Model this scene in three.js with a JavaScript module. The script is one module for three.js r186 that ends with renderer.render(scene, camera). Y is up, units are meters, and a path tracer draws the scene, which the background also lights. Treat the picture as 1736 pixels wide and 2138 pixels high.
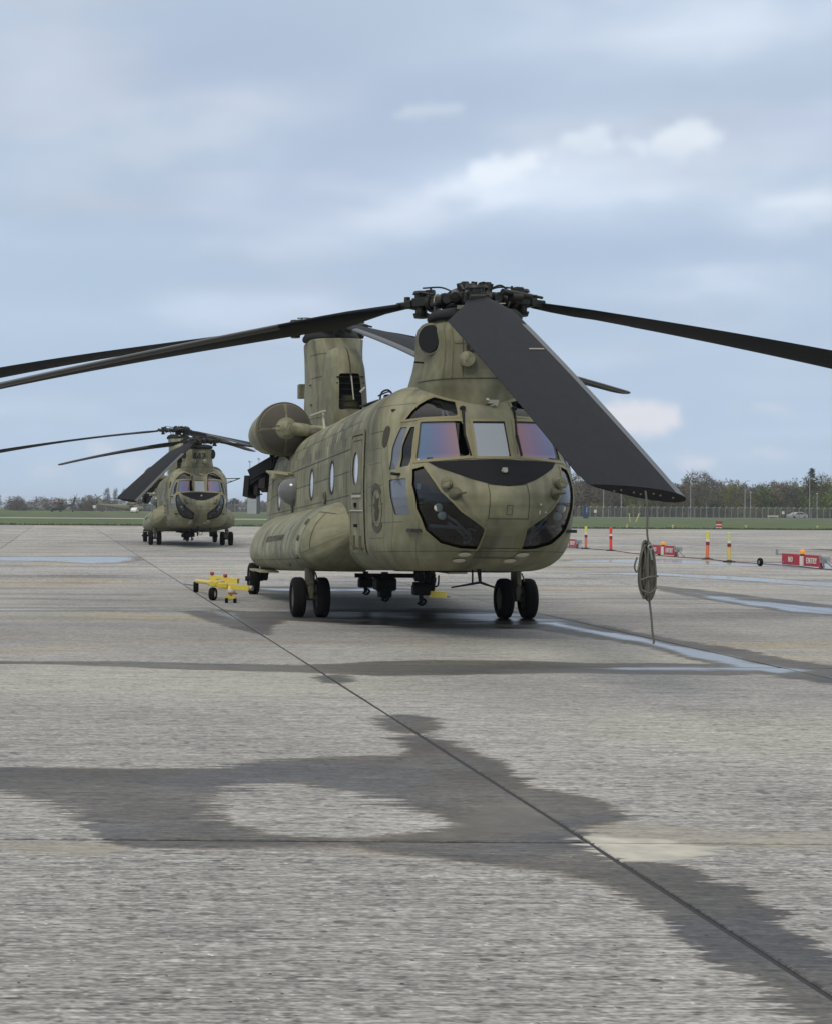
import * as THREE from 'three';
import { RoundedBoxGeometry } from 'three/addons/geometries/RoundedBoxGeometry.js';
import { mergeGeometries, mergeVertices, toCreasedNormals } from 'three/addons/utils/BufferGeometryUtils.js';
import { FontLoader } from 'three/addons/loaders/FontLoader.js';
import { TextGeometry } from 'three/addons/geometries/TextGeometry.js';
import { Brush, Evaluator, HOLLOW_SUBTRACTION, HOLLOW_INTERSECTION } from 'three-bvh-csg';

const scene = new THREE.Scene();

// ---------- camera: level, eye height 1.69 m, the picture is the right-hand part of a wider frame (shifted lens) ----------
const camera = new THREE.PerspectiveCamera(58.16, 831 / 1024, 0.1, 4000);
camera.position.set(0, 1.694, 0);
camera.rotation.set(0, 0, 0.0065);
camera.setViewOffset(3218, 3965.4, 1482, 925.3, 1736, 2138);
camera.updateProjectionMatrix();

const renderer = new THREE.WebGLRenderer({ antialias: true });
renderer.toneMapping = THREE.LinearToneMapping;
renderer.toneMappingExposure = 1.0;
renderer.shadowMap.enabled = true;

// ---------- noise ----------
function rng(seed) { let s = seed >>> 0; return () => { s = (s + 0x6d2b79f5) | 0; let t = Math.imul(s ^ (s >>> 15), 1 | s); t = (t + Math.imul(t ^ (t >>> 7), 61 | t)) ^ t; return ((t ^ (t >>> 14)) >>> 0) / 4294967296; }; }
function h2(x, y) { let h = Math.imul(x, 374761393) + Math.imul(y, 668265263) | 0; h = Math.imul(h ^ (h >>> 13), 1274126177); return ((h ^ (h >>> 16)) >>> 0) / 4294967296; }
function vn(x, y, px = 0, py = 0) {                 // value noise, optional whole-number periods
  const x0 = Math.floor(x), y0 = Math.floor(y); let fx = x - x0, fy = y - y0;
  fx = fx * fx * fx * (fx * (fx * 6 - 15) + 10); fy = fy * fy * fy * (fy * (fy * 6 - 15) + 10);
  const m = (a, p) => (p ? ((a % p) + p) % p : a);
  const a = h2(m(x0, px), m(y0, py)), b = h2(m(x0 + 1, px), m(y0, py)), c = h2(m(x0, px), m(y0 + 1, py)), d = h2(m(x0 + 1, px), m(y0 + 1, py));
  return a + (b - a) * fx + (c - a) * fy + (a - b - c + d) * fx * fy;
}
function fbm(x, y, o = 4, px = 0, py = 0) { let s = 0, a = 0.5, t = 0; for (let i = 0; i < o; i++) { s += a * vn(x + i * 17.3 * (px ? 0 : 1), y + i * 9.1 * (py ? 0 : 1), px, py); t += a; a *= 0.5; x *= 2; y *= 2; px *= 2; py *= 2; } return s / t; }
const clamp = (v, a = 0, b = 1) => Math.min(b, Math.max(a, v));
const smooth = (a, b, v) => { const t = clamp((v - a) / (b - a)); return t * t * (3 - 2 * t); };
const mix = (a, b, t) => a + (b - a) * t;

// ---------- sky: broken layered cloud under pale blue, with a few brighter heaps low in the view ----------
function cloudBlob(x, y, cx, cy, rx, ry, slope = 0) { const dx = x - cx, dy = y - cy - slope * dx; return Math.exp(-(dx * dx) / (rx * rx) - (dy * dy) / (ry * ry)); }
function skyColour(dx, dy, dz, out) {
  // angles as centidegrees-like units: 3565 per radian, measured right of straight ahead and up from the horizon
  const az = Math.atan2(dx, -dz), el = Math.asin(clamp(dy, -1, 1));
  const x = 3565 * Math.tan(clamp(az, -1.3, 1.3)) + 127, y = 1057 - 3565 * Math.tan(clamp(el, -1.3, 1.3)) / Math.max(0.2, Math.cos(az)) * (Math.abs(az) < 1.3 ? 1 : 1);
  const h = Math.max(0.02, dy + 0.07), px = dx / h, pz = dz / h;
  const n1 = fbm(px * 0.55 + 11.3, pz * 0.55 + 4.7, 5), n2 = fbm(px * 1.7 + 3.1, pz * 1.3 + 8.2, 5), n3 = fbm(az * 26 + 5, el * 60 + 9, 5);
  const hz = Math.exp(-el / 0.1), up = clamp(el / 1.2);
  // clear air between: deeper above, paler towards the horizon
  let r = mix(0.435, 0.475, hz), g = mix(0.54, 0.585, hz), b = mix(0.70, 0.745, hz);
  let c = clamp(smooth(0.36, 0.72, n1) * 0.75 + (n2 - 0.5) * 0.6 + 0.12) * (0.35 + 0.65 * smooth(0.02, 0.14, el));
  const front = Math.abs(az) < 1.1 && el > -0.02 ? 1 : 0;
  let bright = 0, dark = 0, low = 0;
  if (front) {
    const wx = x + (n3 - 0.5) * 130 + (n2 - 0.5) * 40, wy = y + (fbm(az * 40 + 1, el * 80 + 3, 4) - 0.5) * 70;
    const fine = fbm(az * 110 + 3, el * 170 + 11, 5) - 0.5, heap = (cx, cy, rx, ry, sl) => smooth(0.46, 0.68, cloudBlob(x + (n3 - 0.5) * 60, y, cx, cy, rx, ry, sl) + fine * 1.1) * smooth(cy + ry * 1.5, cy - ry * 0.5, y - sl * (x - cx));
    bright += 0.78 * heap(1410, 282, 115, 46, -0.06) + 0.56 * heap(1230, 288, 70, 38, -0.05) + 0.42 * heap(1035, 352, 115, 46, -0.12) + 0.4 * heap(885, 230, 75, 18, -0.15) + 0.14 * cloudBlob(wx, wy, 1330, 330, 260, 60, -0.1);
    bright += 0.25 * cloudBlob(wx, wy, 1040, 372, 150, 52, -0.25) + 0.3 * cloudBlob(wx, wy, 880, 415, 260, 55, -0.32) + 0.26 * cloudBlob(wx, wy, 1350, 365, 280, 55, -0.15);
    bright += 0.6 * cloudBlob(wx, wy, 1700, 425, 150, 46) ;
    bright += 0.38 * cloudBlob(wx, wy, 380, 270, 340, 75, -0.2) + 0.34 * cloudBlob(wx, wy, 1450, 60, 420, 60, -0.05) + 0.15 * cloudBlob(wx, wy, 120, 420, 200, 60) + 0.22 * cloudBlob(wx, wy, 80, 150, 170, 110);
    bright += 0.22 * cloudBlob(wx, wy, 1600, 590, 220, 50) + 0.2 * cloudBlob(wx, wy, 1650, 790, 160, 40);
    dark += 0.55 * cloudBlob(x, y, 430, 130, 260, 110) + 0.5 * cloudBlob(x, y, 760, 290, 260, 110, -0.15) + 0.45 * cloudBlob(wx, wy, 1640, 260, 200, 60, -0.1) + 0.35 * cloudBlob(wx, wy, 560, 430, 300, 60) + 0.35 * cloudBlob(wx, wy, 1350, 510, 420, 50) + 0.3 * cloudBlob(wx, wy, 1000, 160, 380, 60);
    const sx = x + (fbm(az * 160 + 7, el * 160 + 2, 4) - 0.5) * 50, sy = y + (fbm(az * 160 + 1, el * 160 + 6, 4) - 0.5) * 40;
    low += 1.5 * smooth(0.25, 0.7, cloudBlob(sx, sy, 1340, 868, 84, 42)) * smooth(930, 850, sy) + 0.6 * cloudBlob(sx, sy, 1290, 848, 34, 18) + 0.7 * cloudBlob(sx, sy, 1455, 957, 36, 14) + 0.3 * cloudBlob(sx, sy, 1600, 940, 60, 12) + 0.45 * cloudBlob(sx, sy, 215, 935, 32, 12) + 0.4 * cloudBlob(sx, sy, 270, 972, 36, 17) + 0.3 * cloudBlob(sx, sy, 1600, 843, 60, 10) + 0.25 * cloudBlob(sx, sy, 100, 985, 50, 16);
    c *= 0.6;
  }
  c = clamp(c * 0.8 + 0.1 + 0.5 * smooth(0.42, 0.68, fbm(az * 9 + 2, el * 34 + 6, 5)) * smooth(0.03, 0.1, el) + bright * 0.95);
  const cl = mix(0.515, 0.87, clamp(n2 * 0.75 - 0.17 + bright * 0.8)); // cloud lightness
  const wh = clamp(bright); r = mix(r, cl * mix(0.94, 0.98, wh), c * 0.9); g = mix(g, cl * mix(1.05, 1.03, wh), c * 0.9); b = mix(b, cl * mix(1.28, 1.1, wh), c * 0.9);
  const k = 1.015 - dark * 0.13 * (1 - clamp(bright));
  r *= k; g *= k * 1.03; b *= Math.sqrt(k) * 1.03;
  low = clamp(low * 1.15); r = mix(r, 0.78, low * 0.85); g = mix(g, 0.785, low * 0.85); b = mix(b, 0.84, low * 0.85);
  // the overcast is brightest high up, out of the frame
  const z = smooth(0.28, 0.75, el), lum = 0.8 + 0.5 * (n1 - 0.4) + 0.22 * smooth(0.6, 1.3, el);
  r = mix(r, lum * 1.03, z); g = mix(g, lum * 1.01, z); b = mix(b, lum * 0.99, z);
  if (el < 0) { const t = smooth(0, -0.1, el); r = mix(r, 0.2, t); g = mix(g, 0.2, t); b = mix(b, 0.18, t); }
  out[0] = r; out[1] = g; out[2] = b;
}
{
  const w = 2048, h = 1024, data = new Float32Array(w * h * 4), o = [0, 0, 0];
  for (let j = 0; j < h; j++) {
    const el = ((j + 0.5) / h - 0.5) * Math.PI;
    if (el < -0.15) { for (let i = 0; i < w; i++) { const k = (j * w + i) * 4; data[k] = 0.2; data[k + 1] = 0.2; data[k + 2] = 0.18; data[k + 3] = 1; } continue; }
    for (let i = 0; i < w; i++) {
      const a = ((i + 0.5) / w - 0.5) * 2 * Math.PI;     // three.js equirect: u = atan2(z, x) / 2pi + 0.5
      skyColour(Math.cos(a) * Math.cos(el), Math.sin(el), Math.sin(a) * Math.cos(el), o);
      const k = (j * w + i) * 4; data[k] = o[0]; data[k + 1] = o[1]; data[k + 2] = o[2]; data[k + 3] = 1;
    }
  }
  const t = new THREE.DataTexture(data, w, h, THREE.RGBAFormat, THREE.FloatType);
  t.mapping = THREE.EquirectangularReflectionMapping; t.magFilter = THREE.LinearFilter; t.minFilter = THREE.LinearFilter; t.wrapS = THREE.RepeatWrapping; t.needsUpdate = true;
  scene.background = t; scene.environment = t;
}
// the sun behind thin cloud, high over the photographer's left shoulder
const sun = new THREE.DirectionalLight(0xfff4e4, 1.3);
sun.position.set(-28, 62, 26); sun.target.position.set(5, 0, -26);
sun.castShadow = true; sun.shadow.radius = 26; sun.shadow.mapSize.set(2048, 2048);
Object.assign(sun.shadow.camera, { left: -45, right: 45, top: 45, bottom: -45, near: 1, far: 220 });
scene.add(sun, sun.target);
scene.fog = new THREE.FogExp2(0xc3c9cf, 0.00022);

// ---------- naming ----------
const used = new Map();
function numbered(name) { const n = used.get(name) || 0; used.set(name, n + 1); return n ? name + '_' + String(n).padStart(3, '0') : name; }
function tag(o, label, category, group) { o.userData.label = label; o.userData.category = category; if (group) o.userData.group = group; return o; }
function thing(name, label, category, pos = [0, 0, 0], turn = 0, group) { const o = new THREE.Group(); o.name = numbered(name); o.position.set(...pos); o.rotation.y = turn; scene.add(o); return tag(o, label, category, group); }
function structure(o, name, label) { o.name = numbered(name); o.userData.kind = 'structure'; if (label) o.userData.label = label; scene.add(o); return o; }
function shadows(o) { o.traverse((m) => { if (m.isMesh) { m.castShadow = true; m.receiveShadow = true; } }); return o; }
function partEach(name, list, mat, parent) { return list.map((g) => part(name, g, mat, parent)); }
function part(name, geo, mat, parent) { const m = new THREE.Mesh(Array.isArray(geo) ? merge(geo) : geo, mat); m.name = name; m.castShadow = m.receiveShadow = true; parent.add(m); return m; }

// ---------- geometry helpers ----------
function merge(list) {
  return mergeGeometries(list.map((g) => {
    let q = g.index ? g.toNonIndexed() : g.clone();
    if (!q.attributes.normal) q.computeVertexNormals();
    if (!q.attributes.uv) q.setAttribute('uv', new THREE.Float32BufferAttribute(new Float32Array(q.attributes.position.count * 2), 2));
    for (const k of Object.keys(q.attributes)) if (!['position', 'normal', 'uv'].includes(k)) q.deleteAttribute(k);
    return q;
  }));
}
const V = (x, y, z) => new THREE.Vector3(x, y, z);
const box = (w, h, d, x = 0, y = 0, z = 0, r = 0) => { const g = r ? new RoundedBoxGeometry(w, h, d, 2, r) : new THREE.BoxGeometry(w, h, d); return g.translate(x, y, z); };
function rod(a, b, r, r2 = r, seg = 10) {            // a straight tapered bar between two points
  const A = V(...a), B = V(...b), d = B.clone().sub(A), g = new THREE.CylinderGeometry(r2, r, d.length(), seg);
  g.applyQuaternion(new THREE.Quaternion().setFromUnitVectors(V(0, 1, 0), d.clone().normalize())); g.translate(...A.add(B).multiplyScalar(0.5).toArray()); return g;
}
function beam(a, b, w, h) {                          // square bar, h measured upwards
  const A = V(...a), B = V(...b), d = B.clone().sub(A), g = new THREE.BoxGeometry(w, h, d.length()), m = new THREE.Matrix4().lookAt(B, A, V(0, 1, 0));
  g.applyMatrix4(m); g.translate(...A.add(B).multiplyScalar(0.5).toArray()); return g;
}
const tube = (pts, r, seg = 24, rs = 6) => new THREE.TubeGeometry(new THREE.CatmullRomCurve3(pts.map((p) => V(...p))), seg, r, rs);
const lathe = (pts, seg = 28) => new THREE.LatheGeometry(pts.map(([r, y]) => new THREE.Vector2(r, y)), seg);
function boxUV(g, s = 1) {                           // uv in metres from the dominant axis
  const q = g.index ? g.toNonIndexed() : g, p = q.attributes.position, n = q.attributes.normal, uv = new Float32Array(p.count * 2);
  for (let i = 0; i < p.count; i++) { const ax = Math.abs(n.getX(i)), ay = Math.abs(n.getY(i)), az = Math.abs(n.getZ(i)); const [a, b] = ax > ay && ax > az ? [p.getZ(i), p.getY(i)] : ay > az ? [p.getX(i), p.getZ(i)] : [p.getX(i), p.getY(i)]; uv[2 * i] = a * s; uv[2 * i + 1] = b * s; }
  q.setAttribute('uv', new THREE.BufferAttribute(uv, 2)); return q;
}
function dataTex(w, h, fn, srgb = true, wrap = true) { // fn(x, y, out) with 0..1 values
  const d = new Uint8Array(w * h * 4), o = [0, 0, 0];
  for (let y = 0; y < h; y++) for (let x = 0; x < w; x++) { fn(x, y, o); const k = (y * w + x) * 4; d[k] = clamp(o[0]) * 255; d[k + 1] = clamp(o[1]) * 255; d[k + 2] = clamp(o[2]) * 255; d[k + 3] = 255; }
  const t = new THREE.DataTexture(d, w, h); t.magFilter = THREE.LinearFilter; t.minFilter = THREE.LinearMipmapLinearFilter; t.generateMipmaps = true; if (srgb) t.colorSpace = THREE.SRGBColorSpace; if (wrap) t.wrapS = t.wrapT = THREE.RepeatWrapping; t.needsUpdate = true; return t;
}
// ---------- helicopter body surface (local frame: x to the picture's right, y up, z towards the camera; origin on the ground under the forward rotor) ----------
const K = 0.035;                                     // the airframe sits slightly nose-high
const W0 = 1.27, YB = 0.87, YT = 3.38, RB = 0.42, RT = 0.62, Z0 = -0.6;
const NOSE = [[0.87, -0.1], [0.9, 0.45], [0.96, 0.85], [1.05, 1.15], [1.2, 1.42], [1.35, 1.62], [1.53, 1.77], [1.7, 1.83], [1.83, 1.81], [1.95, 1.7], [2.1, 1.47], [2.2, 1.28], [2.33, 1.04], [2.81, 0.73], [2.95, 0.62], [3.1, 0.42], [3.25, 0.1], [3.34, -0.22], [3.38, -0.6]];
function lerpTable(t, x) {
  if (x <= t[0][0]) return t[0][1];
  for (let i = 1; i < t.length; i++) if (x <= t[i][0]) { const [a, b] = t[i - 1], [c, d] = t[i]; return b + (d - b) * (x - a) / (c - a); }
  return t[t.length - 1][1];
}
// cross-section, f = 0 belly centre ... 1 roof centre
function section(f) {
  const b1 = 0.16, b2 = 0.3, t1 = 0.68, t2 = 0.86;
  if (f < b1) return [(W0 - RB) * f / b1, YB];
  if (f < b2) { const a = (f - b1) / (b2 - b1) * Math.PI / 2; return [W0 - RB + RB * Math.sin(a), YB + RB * (1 - Math.cos(a))]; }
  if (f < t1) { const k = (f - b2) / (t1 - b2); return [W0 + 0.02 * Math.sin(k * Math.PI), YB + RB + (YT - RT - YB - RB) * k]; }
  if (f < t2) { const a = (f - t1) / (t2 - t1) * Math.PI / 2; return [W0 - RT + RT * Math.cos(a), YT - RT + RT * Math.sin(a)]; }
  return [(W0 - RT) * (1 - f) / (1 - t2), YT];
}
const spw = (v, p) => Math.sign(v) * Math.pow(Math.abs(v), p);
// nose: t = 0 starboard flank (x < 0) ... 1 port flank
function nosePoint(f, t, off = 0) {
  const at = (ff, tt) => {
    const [w, y] = section(Math.min(1, Math.max(0, ff))), F = lerpTable(NOSE, y), n = 2.15 + 0.35 * Math.exp(-Math.pow((y - 2.5) / 0.45, 2));
    const a = Math.PI * Math.min(1, Math.max(0, tt)), z = Z0 + (F - Z0) * spw(Math.sin(a), 2 / n);
    return new THREE.Vector3(-w * spw(Math.cos(a), 2 / n), y + K * z, z);
  };
  const p = at(f, t);
  if (!off) return p;
  const e = 2e-3, f0 = Math.min(0.995, Math.max(0.005, f)), t0 = Math.min(0.995, Math.max(0.005, t));
  const nrm = at(f0 + e, t0).sub(at(f0 - e, t0)).cross(at(f0, t0 + e).sub(at(f0, t0 - e))).normalize();
  if (nrm.dot(new THREE.Vector3(p.x, p.y - 2, p.z + 0.6)) < 0) nrm.negate();
  return p.addScaledVector(nrm, off);
}
function gridGeo(nu, nv, fn, uvfn, flip = false) {
  const pos = [], uv = [], idx = [];
  for (let j = 0; j <= nv; j++) for (let i = 0; i <= nu; i++) { const p = fn(i / nu, j / nv); pos.push(p.x, p.y, p.z); const q = uvfn ? uvfn(i / nu, j / nv, p) : [i / nu, j / nv]; uv.push(q[0], q[1]); }
  for (let j = 0; j < nv; j++) for (let i = 0; i < nu; i++) { const a = j * (nu + 1) + i, b = a + 1, c = a + nu + 1, d = c + 1; if (flip) idx.push(a, c, b, b, c, d); else idx.push(a, b, c, b, d, c); }
  const g = new THREE.BufferGeometry();
  g.setAttribute('position', new THREE.Float32BufferAttribute(pos, 3)); g.setAttribute('uv', new THREE.Float32BufferAttribute(uv, 2)); g.setIndex(idx); g.computeVertexNormals();
  return g;
}
// ---------- the apron: concrete slabs 5.1 x 9.75 m with sealed joints; outlines of damp patches, painted belly shade, standing water and cement repairs in metres (right, away) ----------
const MARKS = {
  D1: [[4.1, 28.2], [5.5, 28.6], [7.3, 28.3], [7.9, 26.6], [7.4, 24.6], [6.3, 24.2], [4.4, 24.5], [3.9, 26]],  // wet ground under the belly, shade painted in with it
  W1: [[-0.58, 11.11], [0.07, 11.03], [0.54, 11.05], [1.1, 11.12], [1.25, 11.35], [1.53, 11.56], [2.08, 11.69], [2.3, 11.66], [2.4, 11.71], [2.45, 12.08], [2.51, 12.63], [2.62, 12.72], [2.79, 12.78], [2.82, 12.52], [2.91, 12.03], [2.94, 11.47], [2.93, 11.15], [2.83, 10.85], [2.97, 10.76], [2.85, 10.59], [2.94, 10.34], [3.06, 10.17], [3.15, 9.9], [3.15, 9.59], [3.11, 9.36], [2.98, 9.22], [2.8, 9.05], [2.69, 8.72], [2.71, 8.3], [2.89, 8.22], [2.99, 8.06], [3.06, 7.71], [3.07, 7.34], [2.97, 7], [2.97, 6.58], [2.97, 5.97], [2.66, 5.34], [2.35, 5.33], [2.46, 5.79], [2.5, 6.05], [2.46, 6.4], [2.49, 6.75], [2.52, 7.07], [2.53, 7.5], [2.45, 7.79], [2.24, 8.04], [2.01, 8.2], [1.72, 8.35], [1.56, 8.5], [1.48, 8.58], [1.04, 8.53], [0.65, 8.47], [0.37, 8.51], [0.25, 8.64], [0.18, 8.92], [0.06, 9.4], [-0.19, 9.93], [-0.54, 10.26]],
  I1: [[0.87, 9.58], [0.97, 10.06], [1.15, 10.45], [1.46, 10.57], [1.72, 10.35], [1.87, 9.9], [2.05, 9.47], [2.11, 9.12], [1.93, 8.89], [1.6, 8.75], [1.26, 8.76], [1.08, 8.86], [0.91, 9.22]],
  W2: [[2.48, 13.62], [2.67, 13.94], [2.89, 14.05], [3.03, 13.8], [2.99, 13.35], [2.82, 12.92], [2.62, 12.91], [2.48, 13.12]],
  W3: [[-0.98, 18.65], [0.91, 18.67], [2.64, 18.34], [3.23, 18.78], [4.15, 19.14], [5.1, 19.09], [5.94, 18.85], [7.85, 18.99], [8.02, 18.17], [6.77, 17.57], [5.08, 17.71], [4.29, 17.51], [3.26, 17.24], [2.57, 17.55], [1.37, 17.88], [0.12, 18.28], [-0.96, 18.31]],
  W3b: [[2.55, 17.2], [2.8, 17.41], [2.94, 17.08], [2.83, 16.61], [2.6, 16.46], [2.51, 16.82]],
  W4: [[1.97, 27.71], [2.49, 28.41], [3.16, 27.96], [4.48, 27.85], [6.31, 29.09], [7.47, 28.55], [7.52, 26.71], [7.82, 26.74], [7.98, 24.26], [8.04, 22.51], [8.33, 20.73], [8.3, 19.44], [8.6, 18.32], [7.62, 16.25], [7.32, 17.71], [7.18, 19.36], [7.27, 21.36], [6.95, 23.08], [6.71, 24.33], [5.25, 24.2], [4.46, 25.11], [3.4, 25.64], [3.1, 24.68], [2.77, 22.81], [2.56, 23.22], [2.28, 25.11]],
  W5: [[13.34, 38.57], [13.67, 36.82], [13.78, 33.36], [14.05, 29.94], [12.78, 27.24], [12.16, 28.65], [12.26, 31.84], [12.6, 35.85]],
  W6: [[4.24, 36.62], [6.94, 36.77], [7.72, 35.61], [7.18, 33.98], [5.43, 33.76], [3.98, 34.33]],
  P1: [[7.12, 25.57], [7.45, 25.71], [7.64, 24.04], [7.74, 22.56], [7.8, 20.55], [7.82, 18.93], [7.96, 18.17], [7.52, 17.72], [7.33, 18.23], [7.28, 19.18], [7.39, 21.9], [7.2, 23.91]],
  P2: [[5.41, 18.31], [6.67, 18.68], [7.72, 18.7], [7.7, 18.15], [6.91, 17.94], [5.93, 18.03]],
  P3: [[-2.99, 57.07], [2.63, 58.32], [2.48, 54.14], [1.78, 51.7], [0.9, 50.67], [-0.4, 52.62], [-2.78, 53.06]],
  P4: [[-1.49, 28.38], [1.39, 28.69], [2.52, 28.68], [2.84, 27.18], [2.77, 25.16], [2.57, 26], [2.29, 27.87], [-1.45, 27.6]],
  P5: [[13.04, 36.53], [13.2, 31.95], [13.64, 29.07], [12.9, 27.48], [12.28, 28.93], [12.47, 32.86]],
  P6: [[12.73, 45.7], [15.98, 46.58], [17.27, 44.84], [18.68, 39.8], [17.52, 37.34], [16.47, 41.26], [15.56, 44.26]],
  P7: [[17.03, 57.65], [19.84, 59.3], [25.83, 55.04], [23.28, 49.61], [20.64, 53.6], [16.4, 55.53]],
  P8: [[5.2, 25.6], [6.1, 25.4], [6.9, 25.2], [6.9, 25.0], [6.1, 25.15], [5.2, 25.35]],
  P9: [[4.17, 35.97], [6.82, 36.11], [7.47, 35.38], [5.55, 34.53], [4.05, 34.93]],
  T1: [[-0.28, 8.59], [0.32, 8.64], [0.36, 8.46], [0.26, 8.31], [-0.25, 8.35]],
  T2: [[1.25, 8.54], [1.61, 8.5], [1.79, 8.24], [1.47, 8.29]],
  T3: [[2.87, 9.19], [3.06, 9.29], [3.49, 9.07], [4.42, 8.89], [4.25, 8.54], [3.3, 8.56], [2.76, 8.69]],
  T4: [[2.07, 9.3], [2.36, 9.63], [2.74, 10.04], [2.8, 9.65], [2.69, 8.94], [2.15, 8.77], [1.65, 8.75], [2.05, 8.98]],
  C1: [[2.64, 8.78], [2.78, 8.89], [3.02, 8.8], [3.31, 8.58], [3.2, 8.44], [2.96, 8.28], [2.76, 8.24], [2.68, 8.44], [2.61, 8.62]],
  C2: [[2.77, 10.58], [2.98, 10.59], [2.95, 10.39], [2.78, 10.3]],
};
function signedDist(poly, x, y, sy) {               // > 0 inside; the away axis is squeezed by sy
  let best = 1e9, inside = false;
  for (let i = 0, j = poly.length - 1; i < poly.length; j = i++) {
    const ax = poly[j][0], ay = poly[j][1] * sy, bx = poly[i][0], by = poly[i][1] * sy, Y = y * sy;
    if ((ay > Y) !== (by > Y) && x < (bx - ax) * (Y - ay) / (by - ay) + ax) inside = !inside;
    const ex = bx - ax, ey = by - ay, t = clamp(((x - ax) * ex + (Y - ay) * ey) / (ex * ex + ey * ey || 1)), qx = x - ax - t * ex, qy = Y - ay - t * ey;
    const d = qx * qx + qy * qy; if (d < best) best = d;
  }
  return (inside ? 1 : -1) * Math.sqrt(best);
}
const BOX = {}; for (const [k, p] of Object.entries(MARKS)) BOX[k] = [Math.min(...p.map((q) => q[0])) - 0.8, Math.max(...p.map((q) => q[0])) + 0.8, Math.min(...p.map((q) => q[1])) - 2, Math.max(...p.map((q) => q[1])) + 2];
function mark(keys, x, d, soft) {
  let m = 0;
  for (const k of keys) { const b = BOX[k]; if (x < b[0] || x > b[1] || d < b[2] || d > b[3]) continue; m = Math.max(m, smooth(-soft, soft, signedDist(MARKS[k], x, d, 0.5))); }
  return m;
}
const JX = -2.4, PX = 5.1, JD = -1.05, PD = 9.75;
function groundAt(x, d, o) {                        // o = [r, g, b (sRGB), roughness]
  const far = smooth(6, 40, d);
  const slab = h2(Math.floor((x - JX) / PX) + 50, Math.floor((d - JD) / PD) + 50);
  const n = fbm(x * 0.7 + 3, d * 0.5, 4), streak = fbm(x * 1.6, d * 26, 3), fine = vn(x * 60, d * 130), fine2 = vn(x * 21, d * 150 + 4), broad = fbm(x * 0.16 + 9, d * 0.3 + 2, 3), tyre = fbm(x * 0.25 + 40, d * 1.9 + 7, 3);
  const grit = fbm(x * 34, d * 60, 3), near = 1 - smooth(8, 22, d), broom = fbm(x * 8 + 3 * vn(x * 0.7, d * 3), d * 82 + 0.6 * vn(x * 1.3, d * 2), 3), pit = fbm(x * 13 + 8, d * 17, 3);
  let v = 0.572 + (n - 0.5) * 0.09 + (streak - 0.5) * 0.12 + (broom - 0.5) * (0.1 + 0.2 * near) + (fine - 0.5) * 0.14 + (fine2 - 0.5) * 0.12 + (grit - 0.5) * (0.14 + 0.12 * near) - 0.12 * smooth(0.66, 0.8, pit) * (0.4 + 0.6 * near) + (slab - 0.5) * 0.035 + (broad - 0.5) * 0.12;
  v -= 0.10 * smooth(0.56, 0.8, tyre) * smooth(14, 40, d) - 0.06 * smooth(0.62, 0.4, tyre) * smooth(14, 40, d) * 0.4;
  const speck = h2(Math.floor(x * 90), Math.floor(d * 60)); if (speck > 0.9975) v += 0.16; else if (speck < 0.0012) v -= 0.3;
  let r = v * 1.0, g = v * 0.995, b = v * (0.975 - 0.03 * smooth(0.45, 0.7, broad)), rough = 0.86;
  const rust = smooth(0.6, 0.78, fbm(x * 0.22 + 70, d * 0.55 + 3, 4)) * smooth(15, 24, d); r += rust * 0.02; g -= rust * 0.012; b -= rust * 0.06;
  const wx = x + (fbm(x * 2.2 + 5, d * 5, 4) - 0.5) * 0.2 + (fbm(x * 1.5, d * 40, 2) - 0.5) * (0.2 + 0.3 * near * smooth(0.4, 0.6, fbm(x * 0.6 + 1, d * 0.6, 2))), wd = d + (fbm(x * 1.7 + 15, d * 3, 4) - 0.5) * 0.3 * (0.4 + far);
  const soft = 0.022 + 0.05 * far;
  let wet = mark(['W1', 'W2', 'W3', 'W3b', 'W4', 'W5', 'W6'], wx, wd, soft + 0.03 * smooth(0.5, 0.7, fbm(x * 0.8, d * 0.8 + 30, 2)));
  wet *= 1 - mark(['I1'], wx, wd, soft + 0.02);
  const pud = mark(['P1', 'P2', 'P3', 'P4', 'P5', 'P6', 'P7', 'P8', 'P9'], x + (wx - x) * 0.5, d + (wd - d) * 0.6, 0.16 + 0.3 * far);
  const tan = mark(['T1', 'T2', 'T3', 'C2'], wx, wd, 0.03) * 0.8, mud = mark(['T4'], wx, wd, 0.06), cem = mark(['C1'], wx, wd, 0.02);
  const pt = fbm(x * 6, d * 9, 3);
  const tk = tan * (0.55 + 0.6 * (fbm(x * 2, d * 3 + 9, 3) - 0.4)); r = mix(r, 0.565 + (pt - 0.5) * 0.12, tk); g = mix(g, 0.545 + (pt - 0.5) * 0.12, tk); b = mix(b, 0.49 + (pt - 0.5) * 0.12, tk);
  const rimw = wet * (1 - smooth(0.5, 1, wet)) * 4, damp = wet * (0.45 + 0.34 * (fbm(x * 0.9 + 12, d * 1.2 + 5, 4) - 0.5) + 0.1 * (n - 0.5));
  const blue = smooth(0.4, 0.65, fbm(x * 0.7 + 33, d * 0.9, 3)); r *= 1 - damp * (0.98 + 0.05 * blue); g *= 1 - damp * 1.01; b *= 1 - damp * (1.06 - 0.1 * blue); r *= 1 - 0.04 * rimw; g *= 1 - 0.06 * rimw; b *= 1 - 0.09 * rimw; rough = mix(rough, 0.6, wet);
  const wetShade = mark(['D1'], wx, wd, 0.35) * smooth(0.25, 0.55, fbm(x * 0.5 + 2, d * 1.6, 3)); r *= 1 - 0.78 * wetShade; g *= 1 - 0.78 * wetShade; b *= 1 - 0.76 * wetShade; rough = mix(rough, 0.3, wetShade);  // wet concrete under the belly, its shade and dark reflection painted into the colour
  if (mud) { const k = mud * 0.6; r = mix(r, 0.40 + (pt - 0.5) * 0.16, k); g = mix(g, 0.385 + (pt - 0.5) * 0.16, k); b = mix(b, 0.35 + (pt - 0.5) * 0.14, k); }
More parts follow.
